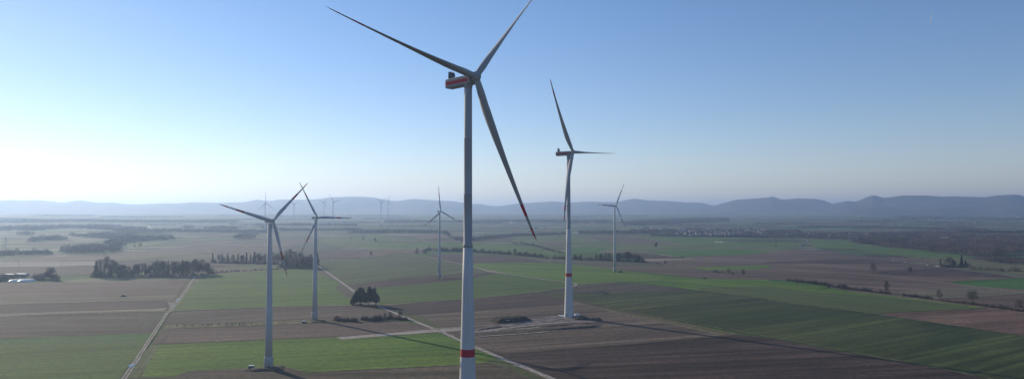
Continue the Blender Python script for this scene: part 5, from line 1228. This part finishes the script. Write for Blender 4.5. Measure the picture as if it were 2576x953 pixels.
# dust behind the far tractor
def dust():
    A_, B_ = gp(2, 0, 1430, 616), gp(2, 0, 1690, 646)
    V = []; F = []; n = 12; m = 10
    for i in range(m+1):
        t = i/m; c = A_+(B_-A_)*t; z = float(H(*c)); rr = .4+1.6*math.sin(math.pi*min(1, t*.9+.05))**.8
        for k in range(n):
            a = 2*math.pi*k/n; wob = 1+.25*math.sin(3*a+t*9)
            V.append((c[0]+math.cos(a)*.3*rr, c[1]+math.cos(a)*rr*wob, z+1.6+max(-1.4, math.sin(a)*rr*.9*wob)))
    for i in range(m):
        for k in range(n): F.append((i*n+k, i*n+(k+1) % n, (i+1)*n+(k+1) % n, (i+1)*n+k))
    F += [tuple(range(n))[::-1], tuple(range(m*n, m*n+n))]
    m_ = bpy.data.materials.new('dust_cloud'); m_.use_nodes = True; nt = m_.node_tree; nt.nodes.clear()
    o = nt.nodes.new('ShaderNodeOutputMaterial'); v = nt.nodes.new('ShaderNodeVolumePrincipled')
    v.inputs['Density'].default_value = .06; v.inputs['Color'].default_value = (.85, .78, .68, 1); nt.links.new(v.outputs[0], o.inputs['Volume'])
    tag(mesh('dust', V, F, m_, smooth_=True), 'pale dust trail behind the far tractor', 'dust', kind='stuff')
dust()
# two short contrails high on the right
def contrail(D0, D1, w_, label, alpha):
    a, b = [np.array(hubpos(p, 14000)) for p in (D0, D1)]
    mb = MB(); mb.tube(a, b, w_, w_*.25, 10)
    m_, nt, bs = newmat('contrail_ice'); bs.inputs['Base Color'].default_value = (.9, .9, .9, 1); bs.inputs['Roughness'].default_value = 1; bs.inputs['Alpha'].default_value = alpha
    tag(mb.build('contrail', m_, None, True), label, 'contrail')
contrail((2340.5, 56), (2346, 30), 13, 'short slanting contrail high at the upper right', .35)
contrail((2063, 58), (2063.4, 53), 9, 'tiny faint contrail left of the slanting one', .35)

# ------------------------------------------------------------------ haze
def haze():
    mb = MB(); mb.box((0, 13500, 245), (60000, 33000, 530))
    m_ = bpy.data.materials.new('haze_air'); m_.use_nodes = True; nt = m_.node_tree; nt.nodes.clear()
    o = nt.nodes.new('ShaderNodeOutputMaterial'); v = nt.nodes.new('ShaderNodeVolumePrincipled')
    v.inputs['Density'].default_value = 9.2e-5; v.inputs['Color'].default_value = (.49, .675, 1, 1); v.inputs['Anisotropy'].default_value = .5
    nt.links.new(v.outputs[0], o.inputs['Volume'])
    ob = mb.build('haze', m_); tag(ob, 'bluish haze over the whole plain', 'haze', kind='stuff')
haze()

# ------------------------------------------------------------------ light, sky, camera
SUN_AZ, SUN_EL = -45.0, 17.5       # azimuth from the view direction, left is negative
wd = bpy.data.worlds.new('World'); SC.world = wd; wd.use_nodes = True
nt = wd.node_tree; bg = nt.nodes['Background']
sky = nt.nodes.new('ShaderNodeTexSky'); sky.sky_type = 'NISHITA'; sky.sun_disc = False
sky.sun_elevation = rad(SUN_EL); sky.sun_rotation = rad(SUN_AZ); sky.altitude = 200; sky.air_density = 1.0; sky.dust_density = 0.03; sky.ozone_density = 4.0
tn = nt.nodes.new('ShaderNodeMix'); tn.data_type = 'RGBA'; tn.blend_type = 'MULTIPLY'; tn.inputs[0].default_value = 1; tn.inputs[7].default_value = (1.20, .955, .905, 1)
hs = nt.nodes.new('ShaderNodeHueSaturation'); hs.inputs['Saturation'].default_value = 1.18
nt.links.new(sky.outputs['Color'], tn.inputs[6]); nt.links.new(tn.outputs[2], hs.inputs['Color']); nt.links.new(hs.outputs['Color'], bg.inputs['Color']); bg.inputs['Strength'].default_value = .142
sd = bpy.data.lights.new('sun', 'SUN'); sd.energy = 5.0; sd.angle = rad(.53); sd.color = (1, .86, .64)
so = bpy.data.objects.new('sun', sd); COL.objects.link(so)
az, el = rad(SUN_AZ), rad(SUN_EL)
d = Vector((math.sin(az)*math.cos(el), math.cos(az)*math.cos(el), math.sin(el)))
so.rotation_euler = d.to_track_quat('Z', 'Y').to_euler(); so.location = (-300, 300, 400)
cam = bpy.data.cameras.new('camera'); co = bpy.data.objects.new('camera', cam); COL.objects.link(co)
co.location = (0, 0, ZC); co.rotation_euler = (math.pi/2+PITCH, 0, 0)
cam.sensor_width = 36; cam.lens = 25.0; cam.clip_start = 1; cam.clip_end = 100000
SC.camera = co
SC.render.engine = 'CYCLES'
SC.view_settings.view_transform = 'Standard'; SC.view_settings.look = 'None'; SC.view_settings.exposure = 0; SC.view_settings.gamma = 1
SC.cycles.use_denoising = True; SC.cycles.denoising_prefilter = 'ACCURATE'
SC.cycles.volume_bounces = 1; SC.cycles.max_bounces = 6
SC.cycles.volume_max_steps = 64
